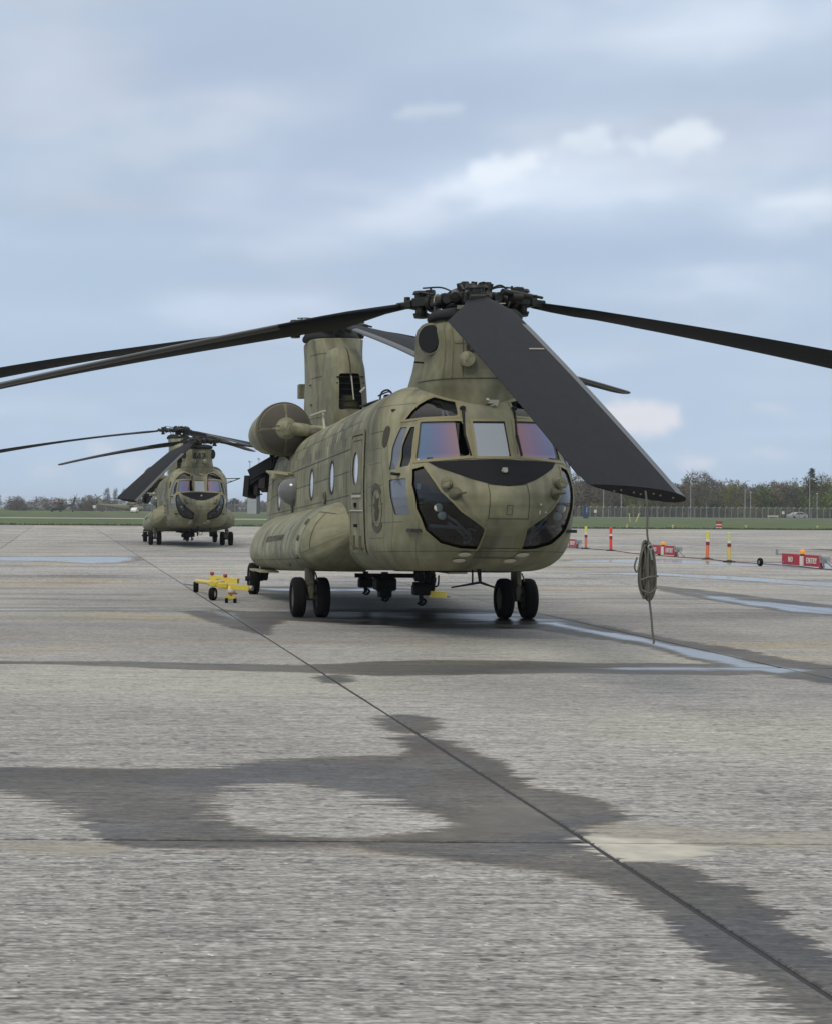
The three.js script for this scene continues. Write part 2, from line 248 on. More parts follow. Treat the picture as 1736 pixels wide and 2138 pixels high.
  r = mix(r, 0.68 + (pt - 0.5) * 0.2, cem); g = mix(g, 0.67 + (pt - 0.5) * 0.2, cem); b = mix(b, 0.63 + (pt - 0.5) * 0.18, cem); rough = mix(rough, 0.85, Math.max(cem, tan));
  const pw = smooth(0.4, 0.85, pud - 0.6 * (fbm(x * 1.7, d * 1.2, 4) - 0.45)), rim = smooth(0.03, 0.5, pud); // standing water over damp concrete
  r *= 1 - 0.2 * rim * (1 - wet); g *= 1 - 0.2 * rim * (1 - wet); b *= 1 - 0.2 * rim * (1 - wet); rough = mix(rough, 0.16, pw);
  o[0] = r; o[1] = g; o[2] = b; o[3] = rough;
}
function band(x0, x1, d0, d1, w, h) {
  const col = new Uint8Array(w * h * 4), ro = new Uint8Array(w * h * 4), o = [0, 0, 0, 0];
  for (let j = 0; j < h; j++) for (let i = 0; i < w; i++) {
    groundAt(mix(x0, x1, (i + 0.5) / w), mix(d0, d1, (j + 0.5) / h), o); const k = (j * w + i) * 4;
    for (let c = 0; c < 3; c++) { col[k + c] = clamp(o[c]) * 255; ro[k + c] = clamp(o[3]) * 255; } col[k + 3] = ro[k + 3] = 255;
  }
  const T = (d, s) => { const t = new THREE.DataTexture(d, w, h); t.magFilter = THREE.LinearFilter; t.minFilter = THREE.LinearMipmapLinearFilter; t.generateMipmaps = true; if (s) t.colorSpace = THREE.SRGBColorSpace; t.needsUpdate = true; return t; };
  return { x0, x1, d0, d1, mat: new THREE.MeshStandardMaterial({ name: 'concrete', map: T(col, true), roughnessMap: T(ro, false), roughness: 1, metalness: 0 }) };
}
const rowD = (j) => JD + PD * j, colX = (i) => JX + PX * i;
const BANDS = [
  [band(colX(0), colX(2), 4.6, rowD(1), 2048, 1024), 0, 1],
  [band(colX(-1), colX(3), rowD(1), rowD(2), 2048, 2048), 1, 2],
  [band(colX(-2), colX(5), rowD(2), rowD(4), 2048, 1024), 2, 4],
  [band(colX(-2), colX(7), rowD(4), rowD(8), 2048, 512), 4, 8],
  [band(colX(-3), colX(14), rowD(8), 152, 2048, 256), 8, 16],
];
const GAP = 0.015;
const apron = new THREE.Group(); structure(apron, 'apron', 'pale concrete airfield apron of large slabs with dark sealed joints and damp patches');
{
  const under = new THREE.MeshStandardMaterial({ name: 'joint sealant', color: new THREE.Color().setRGB(0.016, 0.016, 0.019), roughness: 0.7 });
  const bed = new THREE.PlaneGeometry(260, 190).rotateX(-Math.PI / 2).translate(20, -0.009, -57); part('joint_sealant', bed, under, apron);
  const plain = new THREE.MeshStandardMaterial({ name: 'plain concrete', color: new THREE.Color().setRGB(0.33, 0.325, 0.30), roughness: 0.88 });
  for (const [b, j0, j1] of BANDS) for (let j = j0; j < j1; j++) for (let i = Math.round((b.x0 - JX) / PX); i < Math.round((b.x1 - JX) / PX); i++) {
    const xa = colX(i) + GAP, xb = colX(i + 1) - GAP, da = rowD(j) + 0.02, db = Math.min(rowD(j + 1), 152) - 0.02, lift = (h2(i + 9, j + 31) - 0.5) * 0.003, e = 0.012;
    // a slab with worn, slightly rounded arrises: outer ring lower than the flat top
    const nx = 12, pos = [], uv = [], idx = [], R = rng(i * 71 + j * 13 + 5);
    const put = (x, d, y) => { pos.push(x, y, -d); uv.push((x - b.x0) / (b.x1 - b.x0), (d - b.d0) / (b.d1 - b.d0)); return pos.length / 3 - 1; };
    const loop = []; const N = j < 3 ? 40 : 4;
    for (let k = 0; k < N; k++) loop.push([mix(xa, xb, k / N), da, 0, 1]); for (let k = 0; k < N; k++) loop.push([xb, mix(da, db, k / N), -1, 0]);
    for (let k = 0; k < N; k++) loop.push([mix(xb, xa, k / N), db, 0, -1]); for (let k = 0; k < N; k++) loop.push([xa, mix(db, da, k / N), 1, 0]);
    const L = loop.map(([x, d, ix, id]) => { const w = e * (0.3 + 1.3 * vn((x + d) * 0.9 + i * 7, j * 5.3)); const top = put(x + ix * w + (id ? 0 : 0), d + id * w, lift), ed = put(x, d, lift - 0.004 - w * 0.25), lo = put(x, d, -0.03); return [top, ed, lo]; });
    for (let k = 0; k < L.length; k++) { const p = L[k], q = L[(k + 1) % L.length]; idx.push(p[1], q[1], q[0], p[1], q[0], p[0], p[2], q[2], q[1], p[2], q[1], p[1]); }
    const tops = THREE.ShapeUtils.triangulateShape(L.map((p) => new THREE.Vector2(pos[p[0] * 3], -pos[p[0] * 3 + 2])), []);
    for (const t of tops) idx.push(L[t[0]][0], L[t[1]][0], L[t[2]][0]);
    const g = new THREE.BufferGeometry(); g.setAttribute('position', new THREE.Float32BufferAttribute(pos, 3)); g.setAttribute('uv', new THREE.Float32BufferAttribute(uv, 2)); g.setIndex(idx);
    const q = g.toNonIndexed(); q.computeVertexNormals();
    const m = part('concrete_slab', q, b.mat, apron); m.castShadow = false;
  }
  // the rest of the apron, left, right and behind the photographer
  part('outer_apron', [new THREE.PlaneGeometry(82.2, 190).rotateX(-Math.PI / 2).translate(-58.9, -0.004, -57), new THREE.PlaneGeometry(80, 190).rotateX(-Math.PI / 2).translate(109.3, -0.004, -57), new THREE.PlaneGeometry(87.1, 42.6).rotateX(-Math.PI / 2).translate(25.75, -0.006, 16.8)], plain, apron);
}
// grass out to the horizon with a taxiway across it
const grassMat = new THREE.MeshStandardMaterial({ name: 'mown grass', roughness: 0.95, map: dataTex(512, 512, (x, y, o) => { const n = fbm(x / 32, y / 64, 4, 16, 8), f = fbm(x / 4, y / 8, 2, 128, 64), d = smooth(0.5, 0.75, fbm(x / 64 + 3, y / 64, 3, 8, 8)); o[0] = 0.26 + (n - 0.5) * 0.16 + (f - 0.5) * 0.12 + d * 0.06; o[1] = 0.33 + (n - 0.5) * 0.13 + (f - 0.5) * 0.12 + d * 0.02; o[2] = 0.15 + (n - 0.5) * 0.08 + (f - 0.5) * 0.08; }) });
{
  const g = new THREE.PlaneGeometry(3600, 2400, 1, 1).rotateX(-Math.PI / 2).translate(0, 0, -1200 - 152); boxUV(g, 1 / 30);
  const m = new THREE.Mesh(boxUV(g, 1 / 30), grassMat); m.receiveShadow = true; m.position.y = 0.03; structure(m, 'grass', 'mown green airfield grass stretching from the apron edge to the trees');
  const g2 = new THREE.Mesh(boxUV(new THREE.PlaneGeometry(3600, 500).rotateX(-Math.PI / 2).translate(0, -0.3, 260), 1 / 30), grassMat); structure(g2, 'ground', 'open airfield ground behind the apron');
  // turf edge standing a little proud of the concrete
  const R = rng(77), blades = []; for (let i = 0; i < 2600; i++) { const x = -12 + R() * 92, z = -152.1 - R() * 0.9, h = 0.06 + R() * 0.14, a = R() * 3.14, c = new THREE.ConeGeometry(0.05 + R() * 0.07, h, 3, 1, true); c.rotateY(a); c.translate(x, 0.03 + h / 2, z); blades.push(c); }
  const turf = new THREE.Mesh(merge(blades), new THREE.MeshStandardMaterial({ name: 'rough turf', color: new THREE.Color().setRGB(0.035, 0.05, 0.018), roughness: 1 })); turf.name = 'turf_edge'; turf.userData.kind = 'stuff'; turf.userData.label = 'ragged dark grass fringe along the far edge of the concrete apron'; turf.userData.category = 'grass'; turf.receiveShadow = turf.castShadow = true; scene.add(turf);
  const tx = []; for (let i = 0; i <= 40; i++) { const x = -320 + i * 9.5; tx.push([x, x < 40 ? -243 : -243 - Math.pow((x - 40) / 18, 2) * 18]); }
  const tg = gridGeo(40, 1, (a, b) => { const q = tx[Math.round(a * 40)]; return V(q[0], 0.05, q[1] - 8 + b * 16); }, (a, b) => [a * 40, b * 2]);
  structure(new THREE.Mesh(tg, new THREE.MeshStandardMaterial({ name: 'pale asphalt', color: new THREE.Color().setRGB(0.34, 0.34, 0.33), roughness: 0.9, side: THREE.DoubleSide })), 'taxiway', 'pale taxiway strip crossing the grass behind the apron');
}
// ---------- paint ----------
const skinBase = [0.498, 0.494, 0.396];
function skinPaint(x, y, o, px = 0, py = 0) {       // olive drab with touch-up patches, scuffs and grime, per metre
  const n = fbm(x * 1.2, y * 1.2, 4, px && px * 1.2, py && py * 1.2), f = fbm(x * 9, y * 7, 3, px && px * 9, py && py * 7), cell = h2(Math.floor(x * 2.1 + 0.5 * (h2(7, Math.floor(y * 2.6)))), Math.floor(y * 2.6));
  const cx = (x * 2.1 + 0.5 * h2(7, Math.floor(y * 2.6))) % 1, cy = (y * 2.6) % 1, inb = smooth(0.08, 0.14, Math.abs(cx)) * smooth(0.92, 0.86, Math.abs(cx)) * smooth(0.1, 0.16, Math.abs(cy)) * smooth(0.9, 0.84, Math.abs(cy));
  let k = 1 + (n - 0.5) * 0.28 + (f - 0.5) * 0.18, br = 0;
  if (cell > 0.9) k += 0.06 * inb; else if (cell < 0.08) { k -= 0.08 * inb; br = 0.3 * inb; }
  const grime = smooth(0.55, 0.8, fbm(x * 2.3 + 31, y * 0.8 + 12, 4, px && px * 2.3, py && py * 0.8)); k -= grime * 0.17; const run = smooth(0.62, 0.85, fbm(x * 5.5 + 9, y * 0.7 + 3, 3)); k -= run * 0.1;
  o[0] = skinBase[0] * k; o[1] = skinBase[1] * k * (1 - 0.01 * br); o[2] = skinBase[2] * k * (1 + 0.12 * br + (f - 0.5) * 0.1);
}
const skinTile = dataTex(1024, 1024, (x, y, o) => skinPaint(x / 1024 * 10, y / 1024 * 10, o)); skinTile.wrapS = skinTile.wrapT = THREE.MirroredRepeatWrapping; skinTile.repeat.set(0.1, 0.1);
const M = {};
const dull = (name, rgb, roughness, spec = 0.35) => (M[name.replace(/ /g, '_')] = new THREE.MeshPhysicalMaterial({ name, color: new THREE.Color().setRGB(...rgb), roughness, specularIntensity: spec }));
const std = (name, rgb, roughness = 0.7, metalness = 0, extra = {}) => (M[name.replace(/ /g, '_')] = new THREE.MeshStandardMaterial({ name, color: new THREE.Color().setRGB(...rgb), roughness, metalness, ...extra }));
const skin = new THREE.MeshStandardMaterial({ name: 'olive paint', map: skinTile, roughness: 0.72, side: THREE.DoubleSide });
const skinDark = std('worn dark olive paint', [0.095, 0.09, 0.055], 0.75), black = dull('black paint', [0.01, 0.0105, 0.012], 0.6, 0.5), matBlack = dull('flat anti-glare black', [0.012, 0.0125, 0.016], 0.85), rubber = dull('tyre rubber', [0.006, 0.006, 0.007], 0.85), hubMetal = std('dark rotor metal', [0.013, 0.0145, 0.011], 0.5, 0.25), brass = std('worn pale metal', [0.4, 0.38, 0.3], 0.45, 0.5), seam = std('panel seam', [0.05, 0.048, 0.032], 0.85), pale = std('scuffed pale paint', [0.42, 0.41, 0.34], 0.6), interior = std('dark cabin grey', [0.03, 0.03, 0.032], 0.8), lampWhite = std('lamp lens', [0.6, 0.56, 0.46], 0.25), stencil = std('black stencil paint', [0.018, 0.018, 0.016], 0.8, 0, { side: THREE.DoubleSide }), ghost = std('faded stencil paint', [0.075, 0.072, 0.055], 0.85, 0, { side: THREE.DoubleSide }), steel = std('bare steel', [0.3, 0.3, 0.3], 0.35, 0.8);
const bladeMat = new THREE.MeshPhysicalMaterial({ specularIntensity: 0.22, name: 'rotor blade paint', roughness: 0.62, map: dataTex(512, 512, (x, y, o) => { const n = fbm(x / 16, y / 64, 4, 32, 8), f = h2(x, y); const k = 0.1 + (n - 0.5) * 0.04 + (f - 0.5) * 0.025 + (vn(x / 3, y / 90, 0, 0) > 0.86 ? 0.015 : 0); o[0] = k * 0.86; o[1] = k; o[2] = k * 1.2; }) });
const stripMat = std('leading edge strip', [0.07, 0.072, 0.072], 0.4, 0.3);
const glass = new THREE.MeshPhysicalMaterial({ name: 'tinted canopy glass', color: new THREE.Color().setRGB(0.36, 0.44, 0.52), roughness: 0.03, transmission: 1, thickness: 0, side: THREE.DoubleSide });
const sideGlass = new THREE.MeshPhysicalMaterial({ name: 'hazy side glass', color: new THREE.Color().setRGB(0.30, 0.34, 0.42), roughness: 0.06, transmission: 0.55, thickness: 0, side: THREE.DoubleSide });
const portGlass = new THREE.MeshPhysicalMaterial({ name: 'pale porthole pane', color: new THREE.Color().setRGB(0.56, 0.58, 0.64), roughness: 0.12, side: THREE.DoubleSide });
// laminated windscreens with a thin conductive film whose thickness drifts across the pane
const filmGlass = (t, ior = 1.95, base = 0.15) => new THREE.MeshPhysicalMaterial({ name: 'coated windscreen glass', color: new THREE.Color().setRGB(base, base * 1.02, base * 1.15), roughness: 0.05, transmission: 0.1, thickness: 0, iridescence: 1, iridescenceIOR: ior, iridescenceThicknessRange: [t, t], side: THREE.DoubleSide });
const midGlass = filmGlass(50, 2.1, 0.09);

const skinFrame = new THREE.MeshStandardMaterial({ name: 'olive frame paint', color: new THREE.Color().setRGB(0.21, 0.19, 0.1), roughness: 0.65, side: THREE.DoubleSide }), skinLight = new THREE.MeshStandardMaterial({ name: 'sun-bleached olive paint', color: new THREE.Color().setRGB(0.3, 0.285, 0.18), roughness: 0.7 }), podSkin = new THREE.MeshStandardMaterial({ name: 'bleached olive paint', roughness: 0.7, side: THREE.DoubleSide, map: (() => { const t = dataTex(512, 512, (x, y, o) => { skinPaint(x / 512 * 10 + 40, y / 512 * 10, o); const k = 1.07 + 0.1 * smooth(0.45, 0.6, fbm(x / 512 * 7 + 4, y / 512 * 2, 3)); o[0] *= k; o[1] *= k * 1.01; o[2] *= k * 1.03; }); t.wrapS = t.wrapT = THREE.MirroredRepeatWrapping; t.repeat.set(0.1, 0.1); return t; })() }), bubbleMat = new THREE.MeshPhysicalMaterial({ name: 'hazed acrylic bubble', color: new THREE.Color().setRGB(0.34, 0.36, 0.36), roughness: 0.15, transmission: 0.65, thickness: 0, side: THREE.DoubleSide }), screenRim = std('dull olive rim', [0.12, 0.112, 0.075], 0.8, 0, { side: THREE.DoubleSide }), screenMat = std('dusty intake screen', [0.06, 0.055, 0.042], 0.85, 0, { side: THREE.DoubleSide }), rimMat = std('wheel rim paint', [0.12, 0.115, 0.085], 0.6), gearMat = std('gear leg paint', [0.14, 0.13, 0.09], 0.6), cableMat = std('grey hose', [0.16, 0.16, 0.16], 0.6);
const font = await new FontLoader().loadAsync('fonts/droid/droid_sans_bold.typeface.json');
const fontMono = await new FontLoader().loadAsync('fonts/droid/droid_sans_mono_regular.typeface.json');
function letters(text, size, depth = 0.003, squeeze = 1, f = font) { const g = new TextGeometry(text, { font: f, size, depth, curveSegments: 4 }); g.computeBoundingBox(); const b = g.boundingBox; g.translate(-(b.min.x + b.max.x) / 2, -(b.min.y + b.max.y) / 2, 0); g.scale(squeeze, 1, 1); return g; }

// ---------- cutting windows out of the skin ----------
const csg = new Evaluator(); csg.attributes = ['position', 'normal', 'uv']; csg.useGroups = false;
function prism(pts, dir, back = 0.6, front = 0.8) { // closed solid: a 3D outline swept along dir
  const D = V(...dir).normalize(), ux = V(0, 1, 0).cross(D).normalize(), uy = D.clone().cross(ux);
  let P = pts.map((p) => V(...p)); const flat = P.map((p) => new THREE.Vector2(p.dot(ux), p.dot(uy)));
  if (THREE.ShapeUtils.area(flat) < 0) { P.reverse(); flat.reverse(); }
  const mean = P.reduce((s, p) => s + p.dot(D), 0) / P.length, n = P.length, pos = [], tri = THREE.ShapeUtils.triangulateShape(flat, []);
  const A = P.map((p) => p.clone().addScaledVector(D, mean - back - p.dot(D))), B = P.map((p) => p.clone().addScaledVector(D, mean + front - p.dot(D)));
  const add = (...q) => q.forEach((p) => pos.push(p.x, p.y, p.z));
  for (const [a, b, c] of tri) { add(B[a], B[b], B[c]); add(A[a], A[c], A[b]); }
  for (let i = 0; i < n; i++) { const j = (i + 1) % n; add(A[i], A[j], B[j], A[i], B[j], B[i]); }
  const g = new THREE.BufferGeometry(); g.setAttribute('position', new THREE.Float32BufferAttribute(pos, 3)); g.setAttribute('uv', new THREE.Float32BufferAttribute(new Float32Array(pos.length / 3 * 2), 2)); g.computeVertexNormals();
  return new Brush(g);
}
function cut(brush, p, op) { brush.updateMatrixWorld(); p.updateMatrixWorld(); const r = csg.evaluate(brush, p, op); r.geometry.clearGroups(); return r; }
const mirror = (pts) => pts.map(([x, y, z]) => [-x, y, z]);
function grow(pts, m) {                              // widen an outline in its own x-y picture by m metres
  const n = pts.length; let ar = 0; for (let i = 0; i < n; i++) { const a = pts[i], b = pts[(i + 1) % n]; ar += a[0] * b[1] - b[0] * a[1]; }
  const s = ar > 0 ? 1 : -1;
  return pts.map((p, i) => { const a = pts[(i + n - 1) % n], b = pts[(i + 1) % n]; let e1 = [p[0] - a[0], p[1] - a[1]], e2 = [b[0] - p[0], b[1] - p[1]]; const l1 = Math.hypot(...e1), l2 = Math.hypot(...e2); const n1 = [e1[1] / l1 * s, -e1[0] / l1 * s], n2 = [e2[1] / l2 * s, -e2[0] / l2 * s]; let bx = n1[0] + n2[0], by = n1[1] + n2[1]; const k = 2 / Math.max(0.6, bx * bx + by * by); return [p[0] + bx * k * m, p[1] + by * k * m, p[2]]; });
}
function rounded(pts, k = 0.22, steps = 3) {          // round the corners of an outline
  const out = [], n = pts.length; for (let i = 0; i < n; i++) { const a = pts[(i + n - 1) % n], p = pts[i], b = pts[(i + 1) % n]; for (let s = 0; s <= steps; s++) { const t = s / steps, l = (u, v, f) => u.map((q, c) => q + (v[c] - q) * f); const A = l(p, a, k), B = l(p, b, k); out.push(A.map((q, c) => (1 - t) * (1 - t) * q + 2 * t * (1 - t) * p[c] + t * t * B[c])); } } return out;
}
// outlines found on the nose, starboard side (x < 0)
const WS_SIDE = [[-0.83, 2.825, 0.5], [-0.335, 2.83, 0.71], [-0.3, 2.375, 1.03], [-0.93, 2.32, 0.74]], WS_MID = [[-0.205, 2.825, 0.7], [0.205, 2.825, 0.7], [0.21, 2.368, 1.0], [-0.21, 2.368, 1.0]];
const EYE = [[-0.985, 2.862, 0.31], [-0.9, 2.97, 0.29], [-0.8, 3.06, 0.27], [-0.69, 3.125, 0.23], [-0.585, 3.165, 0.19], [-0.46, 3.115, 0.36], [-0.36, 3.09, 0.44], [-0.375, 2.9, 0.64], [-0.79, 2.885, 0.48]];
const CHIN = [[-0.99, 2.2, 0.79], [-0.875, 2.24, 0.89], [-0.855, 2.17, 1.02], [-0.76, 1.91, 1.38], [-0.55, 1.66, 1.6], [-0.26, 1.45, 1.62], [-0.28, 1.19, 1.28], [-0.48, 1.2, 1.22], [-0.7, 1.26, 1.15], [-0.88, 1.42, 1.1], [-0.985, 1.7, 1.03], [-1.02, 2.0, 0.88]];
const GLARE = [[-0.81, 2.29, 0.91], [-0.4, 2.315, 1.1], [0, 2.325, 1.15], [0.4, 2.315, 1.1], [0.81, 2.29, 0.91], [0.72, 2.215, 1.2], [0.55, 2.135, 1.4], [0.38, 2.06, 1.56], [0.18, 1.995, 1.7], [0, 1.98, 1.73], [-0.18, 1.995, 1.7], [-0.38, 2.06, 1.56], [-0.55, 2.135, 1.4], [-0.72, 2.215, 1.2]];
const DOOR_A = [[-1.04, 2.76, 0.32], [-0.97, 2.76, 0.41], [-1.125, 2.21, 0.48], [-1.19, 2.2, 0.32], [-1.14, 2.48, 0.28]], DOOR_B = [[-0.945, 2.76, 0.45], [-0.9, 2.76, 0.5], [-1.01, 2.25, 0.7], [-1.1, 2.23, 0.55], [-1.05, 2.5, 0.46]], DOOR_LOW = [[-1.2, 2.07, 0.36], [-1.055, 2.09, 0.77], [-1.04, 1.62, 0.92], [-1.15, 1.61, 0.54], [-1.19, 1.85, 0.42]];
const PD_DIR = [-0.82, 0, 0.57];
const PORTS = [[2.26, -1.62], [2.17, -3.78], [2.09, -5.9], [2.0, -8.0], [1.9, -10.1]];
const oval = (y, z, ry, rz, n = 28) => Array.from({ length: n }, (_, i) => [-1.29, y + ry * Math.sin(i / n * 6.2832), z + rz * Math.cos(i / n * 6.2832)]);

// painted skins: nose wraps t (0..1 across 4.4 m) and f; flank runs back 13 m
function lineOn(buf, w, h, x0, y0, x1, y1, width, dark) { const n = Math.ceil(Math.hypot(x1 - x0, y1 - y0)); for (let i = 0; i <= n; i++) { const x = x0 + (x1 - x0) * i / n, y = y0 + (y1 - y0) * i / n; for (let a = -Math.ceil(width); a <= width; a++) for (let b = -Math.ceil(width); b <= width; b++) { const d = Math.hypot(a, b); if (d > width) continue; const X = Math.round(x + a), Y = Math.round(y + b); if (X < 0 || Y < 0 || X >= w || Y >= h) continue; const k = Y * w + X; buf[k] = Math.min(buf[k], 1 - dark * (0.75 + 0.5 * h2(X >> 3, Y >> 3)) * (1 - 0.5 * d / (width + 0.01))); } } }
const arcLen = 4.35;
function fOfY(y) { let a = 0.16, b = 0.86; for (let i = 0; i < 30; i++) { const m = (a + b) / 2; if (section(m)[1] < y) a = m; else b = m; } return (a + b) / 2; }
const dents = (X, f) => fbm(X * 1.9, f * 13, 3);
function skinTexture(w, h, lenX, lines, extra) {
  const seams = new Float32Array(w * h).fill(1); for (const [x0, f0, x1, f1, wd = 1.2, dk = 0.45] of lines) lineOn(seams, w, h, x0 / lenX * w, f0 * h, x1 / lenX * w, f1 * h, wd, dk);
  const d = new Uint8Array(w * h * 4), o = [0, 0, 0];
  for (let y = 0; y < h; y++) for (let x = 0; x < w; x++) {
    const X = x / w * lenX, f = y / h; skinPaint(X + 3.3, f * arcLen + 1.7, o); const s = seams[y * w + x]; let k = s; if (extra) k *= extra(X, f);
    const q = (y * w + x) * 4; d[q] = clamp(o[0] * k) * 255; d[q + 1] = clamp(o[1] * k) * 255; d[q + 2] = clamp(o[2] * k) * 255; d[q + 3] = 255;
  }
  const t = new THREE.DataTexture(d, w, h); t.magFilter = THREE.LinearFilter; t.minFilter = THREE.LinearMipmapLinearFilter; t.generateMipmaps = true; t.colorSpace = THREE.SRGBColorSpace; t.needsUpdate = true;
  const b = new Uint8Array(w * h * 4); for (let i = 0; i < w * h; i++) { const v = 255 * clamp(0.25 + 0.6 * seams[i] + 0.35 * (dents((i % w) / w * lenX, Math.floor(i / w) / h) - 0.5)); b[i * 4] = b[i * 4 + 1] = b[i * 4 + 2] = v; b[i * 4 + 3] = 255; } const bt = new THREE.DataTexture(b, w, h); bt.magFilter = THREE.LinearFilter; bt.needsUpdate = true;
  return new THREE.MeshStandardMaterial({ name: 'weathered olive skin', map: t, bumpMap: bt, bumpScale: 0.006, roughness: 0.72, side: THREE.DoubleSide });
}
const flankLines = []; for (let z = 0.5; z < 13; z += 0.508) flankLines.push([z, 0.14, z, 0.9, 1.4, 0.5]); for (const y of [1.25, 1.7, 1.95, 2.3, 2.62]) flankLines.push([0.3, fOfY(y), 13, fOfY(y), 1, y === 2.62 ? 0.7 : 0.5]);
for (const f of [0.72, 0.77, 0.83, 0.9, 0.95]) flankLines.push([0.8, f, 12.6, f, 1, 0.3]);
const flankExtra = (X, f) => { let k = 1; // rows of touch-up on the upper flank: odd blocks, darker and lighter
  if (f > 0.66 && f < 0.92 && X > 1.2) { const cx = X * 2.6, r = Math.floor((f - 0.66) / 0.03), v = h2(Math.floor(cx + r * 0.37), r + 3), w = h2(Math.floor(cx * 3.3), r * 5 + 1), e = 0.04 * (vn(X * 14, f * 90) - 0.5); if (v > 0.68 + e) k *= 0.84 + 0.06 * w; else if (v < 0.2 + e) k *= 1.08; if (w > 0.84 + e) k *= 0.84; if (w < 0.1) k *= 1.09; }
  if (f > 0.3 && f < 0.66 && X > 1.4) { const v = h2(Math.floor(X / 0.508), Math.floor(f * 16)); k *= 0.93 + 0.14 * v; }
  return k; };
const flankSkin = skinTexture(2048, 512, 13, flankLines, flankExtra);
const noseLines = []; const nf = (y) => fOfY(y); for (const t of [0.14, 0.24, 0.76, 0.86]) noseLines.push([4.4 * t, 0.16, 4.4 * t, 0.62, 1.2, 0.3]);
for (const t of [0.05, 0.1, 0.9, 0.95]) noseLines.push([4.4 * t, 0.16, 4.4 * t, 0.72, 1, 0.4]); for (const y of [1.3, 1.75, 2.0, 2.3, 2.5]) noseLines.push([0, nf(y), 0.42, nf(y), 1, 0.4], [3.98, nf(y), 4.4, nf(y), 1, 0.4]); for (const f of [0.74, 0.8, 0.88]) noseLines.push([0, f, 1.2, f, 1, 0.35], [3.2, f, 4.4, f, 1, 0.35]);
noseLines.push([0, nf(2.72), 0.6, nf(2.72), 1.6, 0.6], [3.8, nf(2.72), 4.4, nf(2.72), 1.6, 0.6], [0.1, nf(1.5), 0.8, nf(1.5), 1.2, 0.35], [3.6, nf(1.5), 4.3, nf(1.5), 1.2, 0.35], [0.1, nf(1.12), 4.3, nf(1.12), 1.2, 0.35]);
const noseSkin = skinTexture(1024, 1024, 4.4, noseLines);

